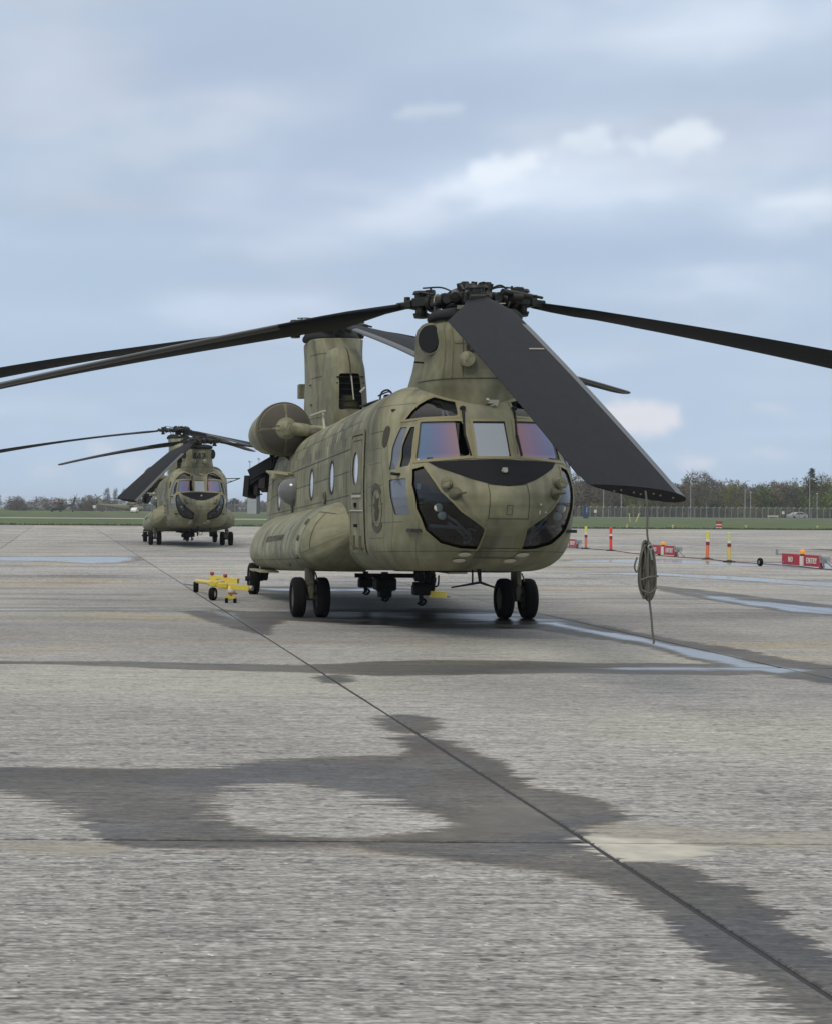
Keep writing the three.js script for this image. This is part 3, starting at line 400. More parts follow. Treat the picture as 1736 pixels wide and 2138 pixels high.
function buildBody(root) {
  const nose = gridGeo(96, 110, (i, j) => nosePoint(j, i), (i, j) => [i, j], true);
  const tailBottom = (z) => z < -10 ? smooth(-10, -13.8, z) * 1.15 : 0, zs = [Z0, -2.3, -5, -8, -10, -11, -12, -13, -13.6];
  const flank = (side, off = 0) => gridGeo(80, 80, (i, j) => { const z = Z0 - 13 * i; let [w, y] = section(j); const up = tailBottom(z); y = y < 2.2 ? mix(y, 2.2, up * (2.2 - y) / 1.4) : y; const nar = 1 - 0.14 * smooth(-10.5, -13.6, z); return V(side * (w * nar + off), y + K * z, z); }, (i, j) => [i, j], side < 0);
  let nb = new Brush(nose); const noseAt = (off) => new Brush(gridGeo(96, 110, (i, j) => nosePoint(j, i, off), (i, j) => [i, j], true));
  const outer = noseAt(0.005), frameLayer = noseAt(0.009), inner = noseAt(-0.014);
  const holes = [[WS_MID, [0, 0, 1]]]; for (const p of [WS_SIDE, EYE, CHIN]) { holes.push([rounded(p, 0.1, 2), [0, 0, 1]], [rounded(mirror(p), 0.1, 2), [0, 0, 1]]); }
  for (const p of [DOOR_A, DOOR_B, DOOR_LOW]) { holes.push([rounded(p, 0.1, 2), PD_DIR], [rounded(mirror(p), 0.1, 2), [-PD_DIR[0], 0, PD_DIR[2]]]); }
  for (const [p, d] of holes) nb = cut(nb, prism(p, d, d[2] === 1 ? 0.75 : 0.5), HOLLOW_SUBTRACTION);
  part('nose_section', nb.geometry, noseSkin, root);
  const patch = (layer, p, d = [0, 0, 1]) => cut(layer, prism(p, d, d[2] === 1 ? 0.8 : 0.5), HOLLOW_INTERSECTION).geometry;
  const planarUV = (g) => { g.computeBoundingBox(); const b = g.boundingBox, p = g.attributes.position, u = g.attributes.uv; for (let i = 0; i < p.count; i++) u.setXY(i, (p.getX(i) - b.min.x) / (b.max.x - b.min.x), (p.getY(i) - b.min.y) / (b.max.y - b.min.y)); return g; };
  part('centre_windscreen', patch(inner, WS_MID), midGlass, root);
  // starboard windscreen, with the plain dark quarter beside the post
  const L1 = [WS_SIDE[0], [-0.42, 2.829, 0.68], [-0.42, 2.362, 0.98], WS_SIDE[3]], L2 = [[-0.415, 2.829, 0.68], WS_SIDE[1], WS_SIDE[2], [-0.415, 2.362, 0.98]];
  const coated = (quad, from, to) => { const n = 14, list = [], mats = [], L = (a, b, t) => a.map((q, c) => q + (b[c] - q) * t); for (let k = 0; k < n; k++) { list.push(patch(inner, [L(quad[0], quad[1], k / n), L(quad[0], quad[1], (k + 1) / n), L(quad[3], quad[2], (k + 1) / n), L(quad[3], quad[2], k / n)]).toNonIndexed()); mats.push(filmGlass(mix(from, to, (k + 0.5) / n))); } const g = mergeGeometries(list, true), m = new THREE.Mesh(g, mats); m.name = 'windscreen'; root.add(m); };
  coated(L1, 176, 131); part('windscreen', patch(inner, L2), glass, root);
  coated([mirror([WS_SIDE[1]])[0], mirror([WS_SIDE[0]])[0], mirror([WS_SIDE[3]])[0], mirror([WS_SIDE[2]])[0]], 133, 172);
  for (const s of [0, 1]) { const f = (p) => (s ? mirror(p) : p), d = s ? [-PD_DIR[0], 0, PD_DIR[2]] : PD_DIR;
    part('eyebrow_window', patch(inner, f(EYE)), glass, root); part('chin_window', patch(inner, f(CHIN)), glass, root);
    part('pilot_door_window', patch(inner, f(DOOR_A), d), sideGlass, root); part('pilot_door_window', patch(inner, f(DOOR_B), d), glass, root); part('pilot_door_lower_window', patch(inner, f(DOOR_LOW), d), sideGlass, root);
    // raised frames round the panes
    const ring = (p, m) => { const a = new Brush(patch(frameLayer, grow(p, m))); return cut(a, prism(p, [0, 0, 1], 0.8), HOLLOW_SUBTRACTION).geometry; };
    partEach('window_frame', [ring(f(WS_SIDE), 0.035), ring(f(EYE), 0.028), ring(f(CHIN), 0.022)], skinFrame, root);
  }
  { const a = new Brush(patch(frameLayer, grow(WS_MID, 0.035))); part('window_frame', cut(a, prism(WS_MID, [0, 0, 1], 0.8), HOLLOW_SUBTRACTION).geometry, skinFrame, root); }
  part('anti_glare_panel', patch(outer, GLARE), matBlack, root);
  const ringLine = (p, w, d) => { const a = new Brush(patch(outer, grow(p, w), d)); return cut(a, prism(p, d || [0, 0, 1], 0.8), HOLLOW_SUBTRACTION).geometry; };
  partEach('nose_hatch', [ringLine([[-0.235, 2.0, 1.68], [0.235, 2.0, 1.68], [0.24, 1.58, 1.74], [-0.24, 1.58, 1.74]], 0.008), ringLine([[-0.03, 1.74, 1.8], [0.03, 1.74, 1.8], [0.03, 1.63, 1.8], [-0.03, 1.63, 1.8]], 0.006), ringLine([[-0.25, 1.2, 1.5], [0.27, 1.2, 1.5], [0.22, 1.08, 1.3], [-0.27, 1.08, 1.3]], 0.006)], seam, root);
  // flanks with round windows
  for (const s of [-1, 1]) {
    let fb = new Brush(flank(s)); const ins = new Brush(flank(s, -0.004)), outl = new Brush(flank(s, 0.008)); const dir = [s, 0, 0], side = (p) => (s > 0 ? mirror(p) : p);
    PORTS.forEach(([y, z], i) => { const p = side(oval(y, z, 0.235, i ? 0.2 : 0.22)), q = side(oval(y, z, 0.27, i ? 0.235 : 0.255)); fb = cut(fb, prism(p, dir, 0.3), HOLLOW_SUBTRACTION);
      if (i !== 3 || s > 0) part('porthole', patch(ins, p, dir), portGlass, root);
      const r = cut(new Brush(patch(outl, q, dir)), prism(p, dir, 0.3), HOLLOW_SUBTRACTION).geometry; part('porthole_rim', r, black, root); });
    part('fuselage_side', fb.geometry, flankSkin, root);
    // bulged observation window
    if (s < 0) { const g = new THREE.SphereGeometry(1, 24, 14, 0, Math.PI).rotateY(-Math.PI / 2).scale(0.3, 0.27, 0.25).translate(-1.28, PORTS[3][0], PORTS[3][1]); part('bubble_window', g, bubbleMat, root); part('scoop', [beam([-1.28, 2.3, -8.15], [-1.62, 2.36, -8.6], 0.3, 0.035), beam([-1.28, 2.24, -8.35], [-1.6, 2.3, -8.75], 0.04, 0.12)], skinLight, root); }
  }
  part('tail_closure', new THREE.BoxGeometry(2.1, 1.2, 0.05).translate(0, 2.75 + K * -13.6, -13.55), skin, root);
  // oval vent behind the pilot's door
  { const p = rounded([[-1.2, 2.5, 0.17], [-1.2, 2.5, 0.0], [-1.2, 2.79, 0.0], [-1.2, 2.79, 0.17]], 0.5, 5); part('vent', patch(outer, p, [-1, 0, 0.1]), M.panel_seam, root); }
  return { flank, patch, outer, ringLine };
}
// pods along the lower flanks, their blunt fronts growing out of the fuselage
const POD = [[1.2, 1.92], [1.34, 1.88], [1.5, 1.8], [1.66, 1.68], [1.78, 1.53], [1.85, 1.36], [1.875, 1.2], [1.86, 1.1], [1.79, 0.98], [1.66, 0.9], [1.45, 0.86], [1.2, 0.845], [0.9, 0.845]];
const podCurve = new THREE.CatmullRomCurve3(POD.map(([x, y]) => V(x, y, 0)));
function podPoint(side, a, z, off = 0) {
  const e = z > -3.05 ? 1 - Math.pow((z + 3.05) / 0.98, 1.75) : z < -9.7 ? Math.sqrt(Math.max(0, 1 - Math.pow((z + 9.7) / 1.5, 2))) : 1;
  const c = V(0.98, 1.3, 0), p = podCurve.getPoint(a), s = 0.28 + 0.72 * e; const q = c.clone().add(p.sub(c).multiplyScalar(s));
  if (z > -3.05) q.y += (1 - e) * 0.2; 
  if (off) { const t = podCurve.getTangent(a); q.x += -t.y * off; q.y += t.x * off; }
  return V(side * q.x, q.y + K * z, z);
}
function podStrip(side, z0, z1, off, a0 = 0.03, a1 = 0.95) { return gridGeo(30, 2, (i, j) => podPoint(side, mix(a0, a1, i), mix(z0, z1, j), off), (i, j) => [mix(z0, z1, j), i * 3.2], side < 0); }
function blade(R0, R1, chordRoot, dirSign) {         // along +x, leading edge towards dirSign * z; airfoil sections with built-in twist
  const rs = [R0, R0 + 0.35, R0 + 0.75, R0 + 1.15, R0 + 1.5]; for (let i = 1; i <= 22; i++) rs.push(mix(R0 + 1.5, R1, i / 22));
  const foil = []; for (let k = 0; k <= 14; k++) { const x = 0.5 - 0.5 * Math.cos(k / 14 * Math.PI); foil.push([x, 0.6 * (0.2969 * Math.sqrt(x) - 0.126 * x - 0.3516 * x * x + 0.2843 * x ** 3 - 0.1015 * x ** 4)]); }
  const ring = [...foil.map(([x, t]) => [x, t]), ...foil.slice(1, -1).reverse().map(([x, t]) => [x, -t])];
  const at = (i, k) => { const r = rs[i], q = clamp((r - R0 - 0.1) / 1.0), last = r > R1 - 0.16 ? (r - R1 + 0.16) / 0.16 : 0, c = mix(chordRoot, 0.84, q) , th = mix(2.3, 1.0, q), [x, t] = ring[k % ring.length], xc = x > 0.9 && last ? 0.9 + (x - 0.9) * (1 - 0.55 * last) : x; const lz = (0.3 * mix(1.5, 1, q) - xc) * c, tw = (0.09 - 0.24 * clamp((r - 2) / 7)) * q; const ly = t * c * th; return V(r, ly * Math.cos(tw) + lz * Math.sin(tw), dirSign * (lz * Math.cos(tw) - ly * Math.sin(tw))); };
  const g = gridGeo(ring.length, rs.length - 1, (u, v) => at(Math.round(v * (rs.length - 1)), Math.round(u * ring.length)), (u, v) => [u * 1.6, v * 6], dirSign > 0);
  const end = []; const n = ring.length, last = rs.length - 1; const P = Array.from({ length: n }, (_, k) => at(last, k)), m = P.reduce((a, p) => a.add(p), V(0, 0, 0)).multiplyScalar(1 / n); for (let k = 0; k < n; k++) { const a = P[k], b = P[(k + 1) % n]; end.push(m.x + 0.001, m.y, m.z, a.x, a.y, a.z, b.x, b.y, b.z); }
  const cap = new THREE.BufferGeometry(); cap.setAttribute('position', new THREE.Float32BufferAttribute(end, 3)); cap.computeVertexNormals();
  // nose strip: the first tenth of the chord, top and bottom, slightly proud
  const strip = gridGeo(6, rs.length - 6, (u, v) => { const i = 5 + Math.round(v * (rs.length - 6)), k = Math.round(u * 6) - 3, p = at(i, (k + n) % n), c = at(i, 4); const d = p.clone().sub(V(p.x, c.y * 0.2, c.z)); d.x = 0; return p.addScaledVector(d.normalize(), 0.004); }, null, dirSign > 0);
  const studs = []; for (let k = 0; k < 7; k++) { const f = 0.12 + 0.1 * k + (k % 2) * 0.03, z = dirSign * (0.3 - f) * 0.8; studs.push(box(0.012, 0.012, 0.014, R1 + 0.003, 0.008 * ((k % 3) - 1) - (0.3 - f) * 0.09, z)); }
  return { body: g, cap, strip, studs };
}
const bladeCCW = blade(1.02, 9.14, 0.3, -1), bladeCW = blade(1.02, 9.14, 0.3, 1);
const bladeSkin = bladeMat; bladeSkin.side = THREE.DoubleSide; bladeSkin.map.repeat.set(1, 1);
function hubArmGeo() {                               // along +x from the mast
  const g = [];
  g.push(rod([0.16, 0, 0], [0.42, 0, 0], 0.12, 0.1, 14), box(0.2, 0.17, 0.26, 0.3, 0.01, 0, 0.03), rod([0.3, 0.0, -0.19], [0.3, 0.0, 0.19], 0.07, 0.07, 12));
  g.push(rod([0.4, 0, 0], [0.78, 0, 0], 0.085, 0.1, 16), rod([0.46, 0, 0], [0.5, 0, 0], 0.125, 0.125, 16), rod([0.68, 0, 0], [0.74, 0, 0], 0.135, 0.135, 16));
  g.push(rod([0.9, -0.17, 0], [0.9, 0.17, 0], 0.085, 0.09, 16), rod([0.9, 0.15, 0], [0.9, 0.19, 0], 0.12, 0.1, 12), rod([0.9, -0.2, 0], [0.9, -0.14, 0], 0.105, 0.12, 12), box(0.26, 0.14, 0.22, 0.86, 0.02, 0, 0.02), box(0.14, 0.1, 0.1, 0.78, 0.16, 0.06, 0.02));
  g.push(rod([0.72, 0.12, 0.0], [0.72, 0.23, 0.0], 0.016), box(0.09, 0.03, 0.05, 0.75, 0.18, 0.02), rod([0.35, 0.09, 0.2], [0.86, 0.05, 0.22], 0.045, 0.045, 10), rod([0.5, 0.02, 0.21], [0.68, 0.02, 0.22], 0.065, 0.065, 12), rod([0.5, -0.06, -0.22], [0.42, -0.3, -0.3], 0.022), box(0.12, 0.06, 0.12, 0.5, -0.07, -0.2, 0.02));
  g.push(box(0.36, 0.09, 0.17, 1.12, 0.01, 0, 0.03), box(0.1, 0.12, 0.26, 1.04, 0.0, 0, 0.02), rod([1.14, 0.06, 0], [1.14, 0.13, 0], 0.05, 0.045, 10), rod([0.98, 0.1, 0.1], [1.2, 0.08, 0.1], 0.02), rod([0.6, 0.1, -0.1], [0.84, 0.16, -0.12], 0.018), tube([[0.2, 0.12, 0.1], [0.36, 0.19, 0.14], [0.56, 0.12, 0.12]], 0.014, 12, 5), tube([[0.25, 0.1, -0.12], [0.5, 0.2, -0.06], [0.8, 0.22, -0.08]], 0.013, 12, 5));
  return merge(g);
}
const armGeo = hubArmGeo().scale(0.84, 0.92, 1.2), bandGeo = rod([0.5, 0, 0], [0.513, 0, 0], 0.115, 0.115, 16);
const hubCore = merge([rod([0, -0.36, 0], [0, -0.05, 0], 0.13, 0.12, 18), lathe([[0, -0.1], [0.24, -0.1], [0.27, -0.04], [0.27, 0.05], [0.22, 0.1], [0, 0.12]], 24), lathe([[0, 0.08], [0.17, 0.08], [0.19, 0.12], [0.14, 0.16], [0.05, 0.17], [0, 0.17]], 18), rod([0, 0.16, 0], [0.0, 0.22, 0.0], 0.02), box(0.16, 0.08, 0.12, 0.14, 0.16, 0.08, 0.02), box(0.1, 0.1, 0.1, -0.12, 0.16, 0.06, 0.02), lathe([[0.13, -0.34], [0.3, -0.32], [0.32, -0.27], [0.3, -0.23], [0.13, -0.22]], 26), ...[0, 1, 2, 3, 4, 5].map((k) => rod([0.26 * Math.cos(k * 1.047), -0.38, 0.26 * Math.sin(k * 1.047)], [0.25 * Math.cos(k * 1.047 + 0.2), -0.02, 0.25 * Math.sin(k * 1.047 + 0.2)], 0.02)), ...[0, 1, 2].map((k) => rod([0.2 * Math.cos(k * 2.09 + 0.5), 0.05, 0.2 * Math.sin(k * 2.09 + 0.5)], [0.24 * Math.cos(k * 2.09 + 0.5), 0.18, 0.24 * Math.sin(k * 2.09 + 0.5)], 0.05, 0.04))]);
// azimuths measured from the picture's right towards the camera; slope = fall per metre from the lag hinge; lag in radians
function addRotor(root, at, tilt, azimuths, ccw) {
  const hub = new THREE.Group(); hub.name = 'rotor_hub'; hub.position.set(...at); root.add(hub);
  part('hub_core', hubCore, hubMetal, hub);
  const B = ccw ? bladeCCW : bladeCW;
  for (const { az, slope, lag = 0, mark = 0, bend = 0 } of azimuths) {
    const a = new THREE.Group(), c = Math.cos(az), s = Math.sin(az);
    const arm = part('hub_arm', armGeo, hubMetal, hub); arm.rotation.set(0, -az, 0, 'YZX'); arm.rotation.z = -Math.min(0.16, slope * 0.4); part('hub_band', bandGeo, brass, arm);
    const hinge = 0.76, dir = az + lag, bl = new THREE.Group(); bl.name = 'rotor_blade';
    bl.position.set(at[0] + hinge * c, at[1] - slope * 0.3 * hinge, at[2] + hinge * s); bl.rotation.order = 'YZX'; bl.rotation.y = -dir; bl.rotation.z = -Math.atan(slope);
    root.add(bl);
    const flex = (g, sink = 0) => { const q = g.clone(), p = q.attributes.position; for (let i = 0; i < p.count; i++) { const r = p.getX(i); p.setXYZ(i, r - hinge, p.getY(i) - bend * Math.pow(Math.max(0, r - 2) / 7, 2), p.getZ(i)); } q.computeVertexNormals(); return q; };
    part('blade_skin', flex(B.body), bladeMat, bl); part('tip_cap', flex(B.cap), black, bl); part('leading_edge_strip', flex(B.strip), stripMat, bl); partEach('balance_weight', B.studs.map((q) => flex(q)), rimMat, bl);
    if (mark) part('blade_mark', flex(box(0.03, 0.012, 0.16, mark, 0.055, ccw ? -0.05 : 0.05)), brass, bl);
  }
}
const tyreGeo = lathe([[0.17, -0.075], [0.2, -0.095], [0.26, -0.1], [0.3, -0.08], [0.312, -0.045], [0.314, -0.01], [0.308, -0.004], [0.308, 0.004], [0.314, 0.01], [0.312, 0.045], [0.3, 0.08], [0.26, 0.1], [0.2, 0.095], [0.17, 0.075]], 40).rotateZ(Math.PI / 2);
const rimGeo = merge([lathe([[0, -0.05], [0.05, -0.06], [0.07, -0.03], [0.12, -0.03], [0.15, -0.06], [0.18, -0.08], [0.18, 0.08], [0.15, 0.06], [0.12, 0.03], [0.07, 0.03], [0.05, 0.06], [0, 0.05]], 28).rotateZ(Math.PI / 2), ...[0, 1, 2, 3, 4, 5, 6, 7].map((k) => rod([-0.05, 0.1 * Math.cos(k * 0.785), 0.1 * Math.sin(k * 0.785)], [0.05, 0.1 * Math.cos(k * 0.785), 0.1 * Math.sin(k * 0.785)], 0.012, 0.012, 6))]);
function addWheel(root, x, z) { const w = new THREE.Group(); w.name = 'wheel'; w.position.set(x, 0.306, z); root.add(w); part('tyre', tyreGeo, rubber, w); part('rim', rimGeo, rimMat, w); }

function buildHelicopter(name, label, group, pos) {
  const root = thing(name, label, 'helicopter', pos, 0, group);
  const { patch, ringLine } = buildBody(root);
  // cabin door
  {
    const rect = (z0, z1, y0, y1) => rounded([[-1.29, y0, z0], [-1.29, y0, z1], [-1.29, y1, z1], [-1.29, y1, z0]], 0.1, 4);
    const layer = (off) => new Brush(gridGeo(40, 60, (i, j) => { const z = -0.62 - 1.8 * i, [w, y] = section(mix(0.2, 0.8, j)); return V(-w - off, y + K * z, z); }, (i, j) => [(0.02 + 1.8 * i), mix(0.2, 0.8, j) * arcLen], true));
    const P0 = oval(PORTS[0][0], PORTS[0][1], 0.235, 0.22), X = [-1, 0, 0];
    const panel = cut(new Brush(patch(layer(0.012), rect(-0.98, -1.98, 1.13, 2.72), X)), prism(P0, X, 0.3), HOLLOW_SUBTRACTION).geometry; const door = part('cabin_door', panel, skin, root);
    const ring = (off, a, b) => cut(new Brush(patch(layer(off), rect(...a), X)), prism(rect(...b), X, 0.3), HOLLOW_SUBTRACTION).geometry;
    partEach('door_seam', [ring(0.014, [-0.97, -1.99, 1.12, 2.73], [-0.985, -1.975, 1.135, 2.715]), ring(0.016, [-1.1, -1.86, 1.9, 2.66], [-1.112, -1.848, 1.912, 2.648])], seam, door);
    part('door_frame', ring(0.02, [-0.9, -2.06, 1.06, 2.8], [-0.965, -1.995, 1.115, 2.735]), skin, door);
    partEach('door_rail', [box(0.03, 0.035, 0.7, -1.305, 1.86, -1.48, 0.01), box(0.025, 0.02, 0.95, -1.302, 1.66, -1.48, 0.008)], pale, door);
    partEach('door_handle', [box(0.04, 0.05, 0.07, -1.315, 1.75, -1.52), box(0.04, 0.045, 0.08, -1.315, 1.45, -1.5), box(0.02, 0.07, 0.03, -1.32, 1.73, -1.5)], black, door);
    partEach('door_step_guard', [box(0.03, 0.22, 0.02, -1.3, 1.2, -1.2), box(0.03, 0.22, 0.02, -1.3, 1.2, -1.68)], skinDark, door);
    part('rain_gutter', [beam([-1.215, 2.86 - 0.07, -2.2], [-1.24, 2.86, -0.55], 0.03, 0.025)], skinDark, root);
  }
  // badge aft of the pilot's door: ring, two scrolls and a dark figure
  {
    const lay = (off) => new Brush(gridGeo(50, 60, (i, j) => nosePoint(mix(0.3, 0.7, j), 0.002 + 0.3 * i, off), null, true));
    const l1 = lay(0.004), l2 = lay(0.006), el = (cy, cz, ry, rz, n = 30) => Array.from({ length: n }, (_, i) => [-1.27, cy + ry * Math.sin(i / n * 6.2832), cz + rz * Math.cos(i / n * 6.2832)]), X = [-1, 0, 0];
    const cy = 1.7, cz = -0.14; const ring = cut(new Brush(patch(l1, el(cy, cz, 0.265, 0.265), X)), prism(el(cy, cz, 0.25, 0.25), X, 0.4), HOLLOW_SUBTRACTION).geometry;
    const arc = (c, r0, r1, a0, a1) => { const p = []; for (let i = 0; i <= 10; i++) { const a = mix(a0, a1, i / 10); p.push([-1.27, c + r1 * Math.sin(a), cz + r1 * Math.cos(a)]); } for (let i = 10; i >= 0; i--) { const a = mix(a0, a1, i / 10); p.push([-1.27, c + r0 * Math.sin(a), cz + r0 * Math.cos(a)]); } return p; };
    const fig = [[-1.27, 1.52, -0.2], [-1.27, 1.56, -0.05], [-1.27, 1.66, -0.02], [-1.27, 1.63, 0.02], [-1.27, 1.74, -0.04], [-1.27, 1.84, 0.02], [-1.27, 1.82, -0.1], [-1.27, 1.88, -0.2], [-1.27, 1.78, -0.18], [-1.27, 1.74, -0.28], [-1.27, 1.68, -0.18], [-1.27, 1.6, -0.24]];
    const badge = part('unit_badge', ring, stencil, root);
    partEach('badge_scroll', [patch(l2, arc(cy, 0.255, 0.335, 0.7, 2.44), X), patch(l2, arc(cy, 0.255, 0.335, 3.84, 5.58), X)], ghost, badge); part('badge_figure', patch(l2, fig, X), seam, badge);
  }
  // pods
  for (const s of [-1, 1]) {
    const pod = part('fuel_pod', gridGeo(40, 50, (i, j) => podPoint(s, i, j > 0.7 ? -9.6 - 1.58 * (j - 0.7) / 0.3 : -3.07 - 6.53 * j / 0.7), (i, j, p) => [p.z, i * 3.2], s < 0), podSkin, root);
    part('pod_nose', gridGeo(40, 36, (i, j) => podPoint(s, i, -2.07 - 1.0 * Math.pow(j, 1.5)), (i, j, p) => [p.z, i * 3.2], s < 0), skin, pod);
    partEach('nose_seam', [gridGeo(1, 30, (i, j) => podPoint(s, mix(0.22, 0.55, j), -2.72 + 0.012 * i, 0.006), null, s < 0), gridGeo(20, 1, (i, j) => podPoint(s, 0.56 + 0.004 * j, mix(-2.2, -3.0, i), 0.006), null, s < 0), gridGeo(20, 1, (i, j) => podPoint(s, 0.21 + 0.005 * j, mix(-2.45, -3.0, i), 0.006), null, s < 0)], seam, pod);
    const st = []; for (const z of [-3.1, -3.62, -4.7, -5.9, -6.02, -6.9, -7.9, -8.02, -9.0, -9.6]) st.push(podStrip(s, z, z - 0.035, 0.008)); partEach('pod_strap', st, podSkin, pod);
    const sm = []; for (const z of [-3.06, -4.2, -5.3, -6.4, -7.4, -8.6]) sm.push(podStrip(s, z, z - 0.012, 0.006)); sm.push(gridGeo(2, 60, (i, j) => podPoint(s, 0.1 + 0.006 * i, mix(-3.1, -9.6, j), 0.007), null, s < 0), gridGeo(2, 60, (i, j) => podPoint(s, 0.62 + 0.004 * i, mix(-3.1, -9.6, j), 0.007), null, s < 0)); partEach('pod_seam', sm, seam, pod);
    partEach('filler_cap', [...[[0.42, -3.35, 0.05], [0.6, -3.45, 0.04], [0.68, -4.9, 0.035], [0.3, -3.2, 0.06]].map(([a, z, r]) => { const p = podPoint(s, a, z, 0.006), q = podPoint(s, a, z, 0.03); return rod(p.toArray(), q.toArray(), r, r * 0.8, 12); })], skinDark, pod);
    if (s < 0) { const t = letters('UNITED STATES ARMY', 0.15, 0.002, 1.05), p = t.attributes.position; for (let i = 0; i < p.count; i++) { const q = podPoint(-1, clamp(0.4 - (p.getY(i)) / 3.3), -6.35 + p.getX(i), 0.009 + p.getZ(i)); p.setXYZ(i, q.x, q.y, q.z); } t.computeVertexNormals(); part('lettering', t, ghost, pod); }
    partEach('pod_flap', [beam([s * 1.7, 0.535, -8.2], [s * 1.68, 0.53, -9.2], 0.34, 0.03), beam([s * 1.72, 0.52, -9.25], [s * 1.68, 0.51, -10.2], 0.32, 0.03)], skinLight, pod);
    // lugs and foot steps above the pod
    partEach('tie_down_ring', [new THREE.TorusGeometry(0.09, 0.018, 6, 14).rotateY(Math.PI / 2).translate(s * 1.31, 1.86, -4.4), new THREE.TorusGeometry(0.08, 0.016, 6, 14).rotateY(Math.PI / 2).translate(s * 1.31, 1.7, -8.2)], skin, pod);
  }
  // forward pylon
  {
    const L = [[2.95, 0.68, 0.5, -2.6], [3.15, 0.7, 0.53, -2.6], [3.3, 0.7, 0.54, -2.5], [3.4, 0.685, 0.53, -2.4], [3.6, 0.64, 0.51, -2.2], [3.78, 0.62, 0.5, -2.0], [3.92, 0.635, 0.5, -1.8], [4.05, 0.65, 0.49, -1.6], [4.14, 0.63, 0.46, -1.45], [4.2, 0.58, 0.4, -1.3], [4.215, 0.4, 0.2, -1.0], [4.217, 0.02, -0.3, -0.5]];
    const at = (u, v, off = 0) => { const k = v * (L.length - 1), i = Math.min(L.length - 2, Math.floor(k)), t = k - i, [y, w, f, r] = L[i].map((q, c) => mix(q, L[i + 1][c], t)), a = u * 2 * Math.PI, c = Math.cos(a), s = Math.sin(a), n = s > 0 ? 2 / mix(1.9, 2.7, smooth(3.1, 3.6, y)) : 1, cz = -0.55; return V((w + off) * spw(c, n), y, cz + (s > 0 ? f - cz + off : cz - r + off) * spw(s, n)); };
    const py = part('forward_pylon', gridGeo(64, 44, (i, j) => at(i, j), (i, j, p) => [i * 4.6, p.y], true), skin, root);
    partEach('pylon_rib', [-1, 1].flatMap((s) => [0.335, 0.365].map((u) => gridGeo(2, 30, (i, j) => at(s > 0 ? 0.5 - u - 0.006 * i : u + 0.006 * i, mix(0.28, 0.8, j), 0.012 * (i === 0.5 ? 2 : 0.4)), null, s > 0))), skin, py);
    partEach('pylon_seam', [gridGeo(60, 1, (i, j) => at(0.02 + 0.46 * i, mix(0.262, 0.274, j), 0.005), null, true), gridGeo(30, 1, (i, j) => at(0.17 + 0.16 * i, mix(0.5, 0.506, j), 0.005), null, true), gridGeo(30, 1, (i, j) => at(0.17 + 0.16 * i, mix(0.66, 0.665, j), 0.005), null, true), ...[0.3, 0.2].map((u) => gridGeo(1, 30, (i, j) => at(u + 0.0025 * i, mix(0.28, 0.85, j), 0.005), null, true))], seam, py);
    for (const s of [-1, 1]) { part('cooler_outlet', [rod([s * 0.4, 3.95, -0.12], [s * 0.61, 3.95, 0.04], 0.225, 0.21, 26)], skin, py); partEach('outlet_cover', [rod([s * 0.58, 3.95, 0.02], [s * 0.63, 3.95, 0.058], 0.195, 0.18, 26)], black, py);
      partEach('lamp_boss', [rod([s * 0.2, 3.64, 0.42], [s * 0.25, 3.64, 0.6], 0.105, 0.1, 20), lathe([[0, 0.03], [0.06, 0.02], [0.1, 0]], 18).rotateX(Math.PI / 2).rotateY(s * 0.27).translate(s * 0.25, 3.64, 0.6)], skin, py); }
    part('drip_pan', lathe([[0, 4.35], [0.42, 4.35], [0.56, 4.32], [0.61, 4.27], [0.62, 4.22], [0.6, 4.19], [0, 4.19]], 44).translate(0, 0, -0.05), black, py);
    partEach('drip_pan_plate', [box(0.12, 0.05, 0.01, -0.3, 4.32, 0.5), box(0.1, 0.012, 0.16, 0.3, 4.41, 0.1)], pale, py);
    partEach('access_cover', [box(0.3, 0.1, 0.2, 0.0, 4.41, 0.15, 0.03), box(0.5, 0.06, 0.3, -0.1, 4.4, -0.1, 0.02)], black, py);
    part('temperature_probe', [box(0.16, 0.05, 0.05, 0.1, 3.09, 0.53), rod([0.02, 3.06, 0.5], [0.02, 3.12, 0.6], 0.02), rod([0.06, 3.03, 0.5], [0.14, 3.05, 0.6], 0.02)], brass, py);
    part('static_port', rod([-0.6, 3.66, -0.3], [-0.76, 3.66, -0.2], 0.012), black, py);
  }
  // roof tunnel, walkway, aerials
  part('shaft_tunnel', gridGeo(16, 20, (i, j) => { const a = Math.PI * i, z = mix(-1.6, -10.4, j); return V(0.36 * spw(Math.cos(a), 0.6), YT - 0.06 + 0.27 * spw(Math.sin(a), 0.6) + K * z, z); }, (i, j, p) => [p.x * 2, p.z]), skin, root);
  part('roof_walkway', [box(0.5, 0.02, 1.5, -0.62, YT + 0.003 + K * -3, -3.0).rotateX(0)], black, root);
  part('aerial', [tube([[-0.75, 3.2, -2.7], [-0.72, 3.42, -2.75], [-0.6, 3.46, -2.8], [-0.5, 3.3, -2.8]], 0.015, 14, 5), tube([[-0.55, 3.25, -2.55], [-0.62, 3.42, -2.6], [-0.8, 3.36, -2.6]], 0.012, 14, 5), box(0.14, 0.06, 0.14, -0.62, 3.36, -2.7, 0.02)], black, root);
  part('blade_aerial', [rod([-0.8, 2.95, -7.6], [-0.82, 3.42, -7.8], 0.03, 0.018, 8), beam([-0.82, 3.42, -7.55], [-0.98, 3.36, -8.1], 0.05, 0.03)], pale, root);
  part('vent_scoop', [lathe([[0.06, 0], [0.075, 0.02], [0.06, 0.1], [0.02, 0.14]], 16).rotateX(-Math.PI / 2).scale(0.8, 1.2, 1).translate(-1.02, 3.12, -1.45)], skin, root);
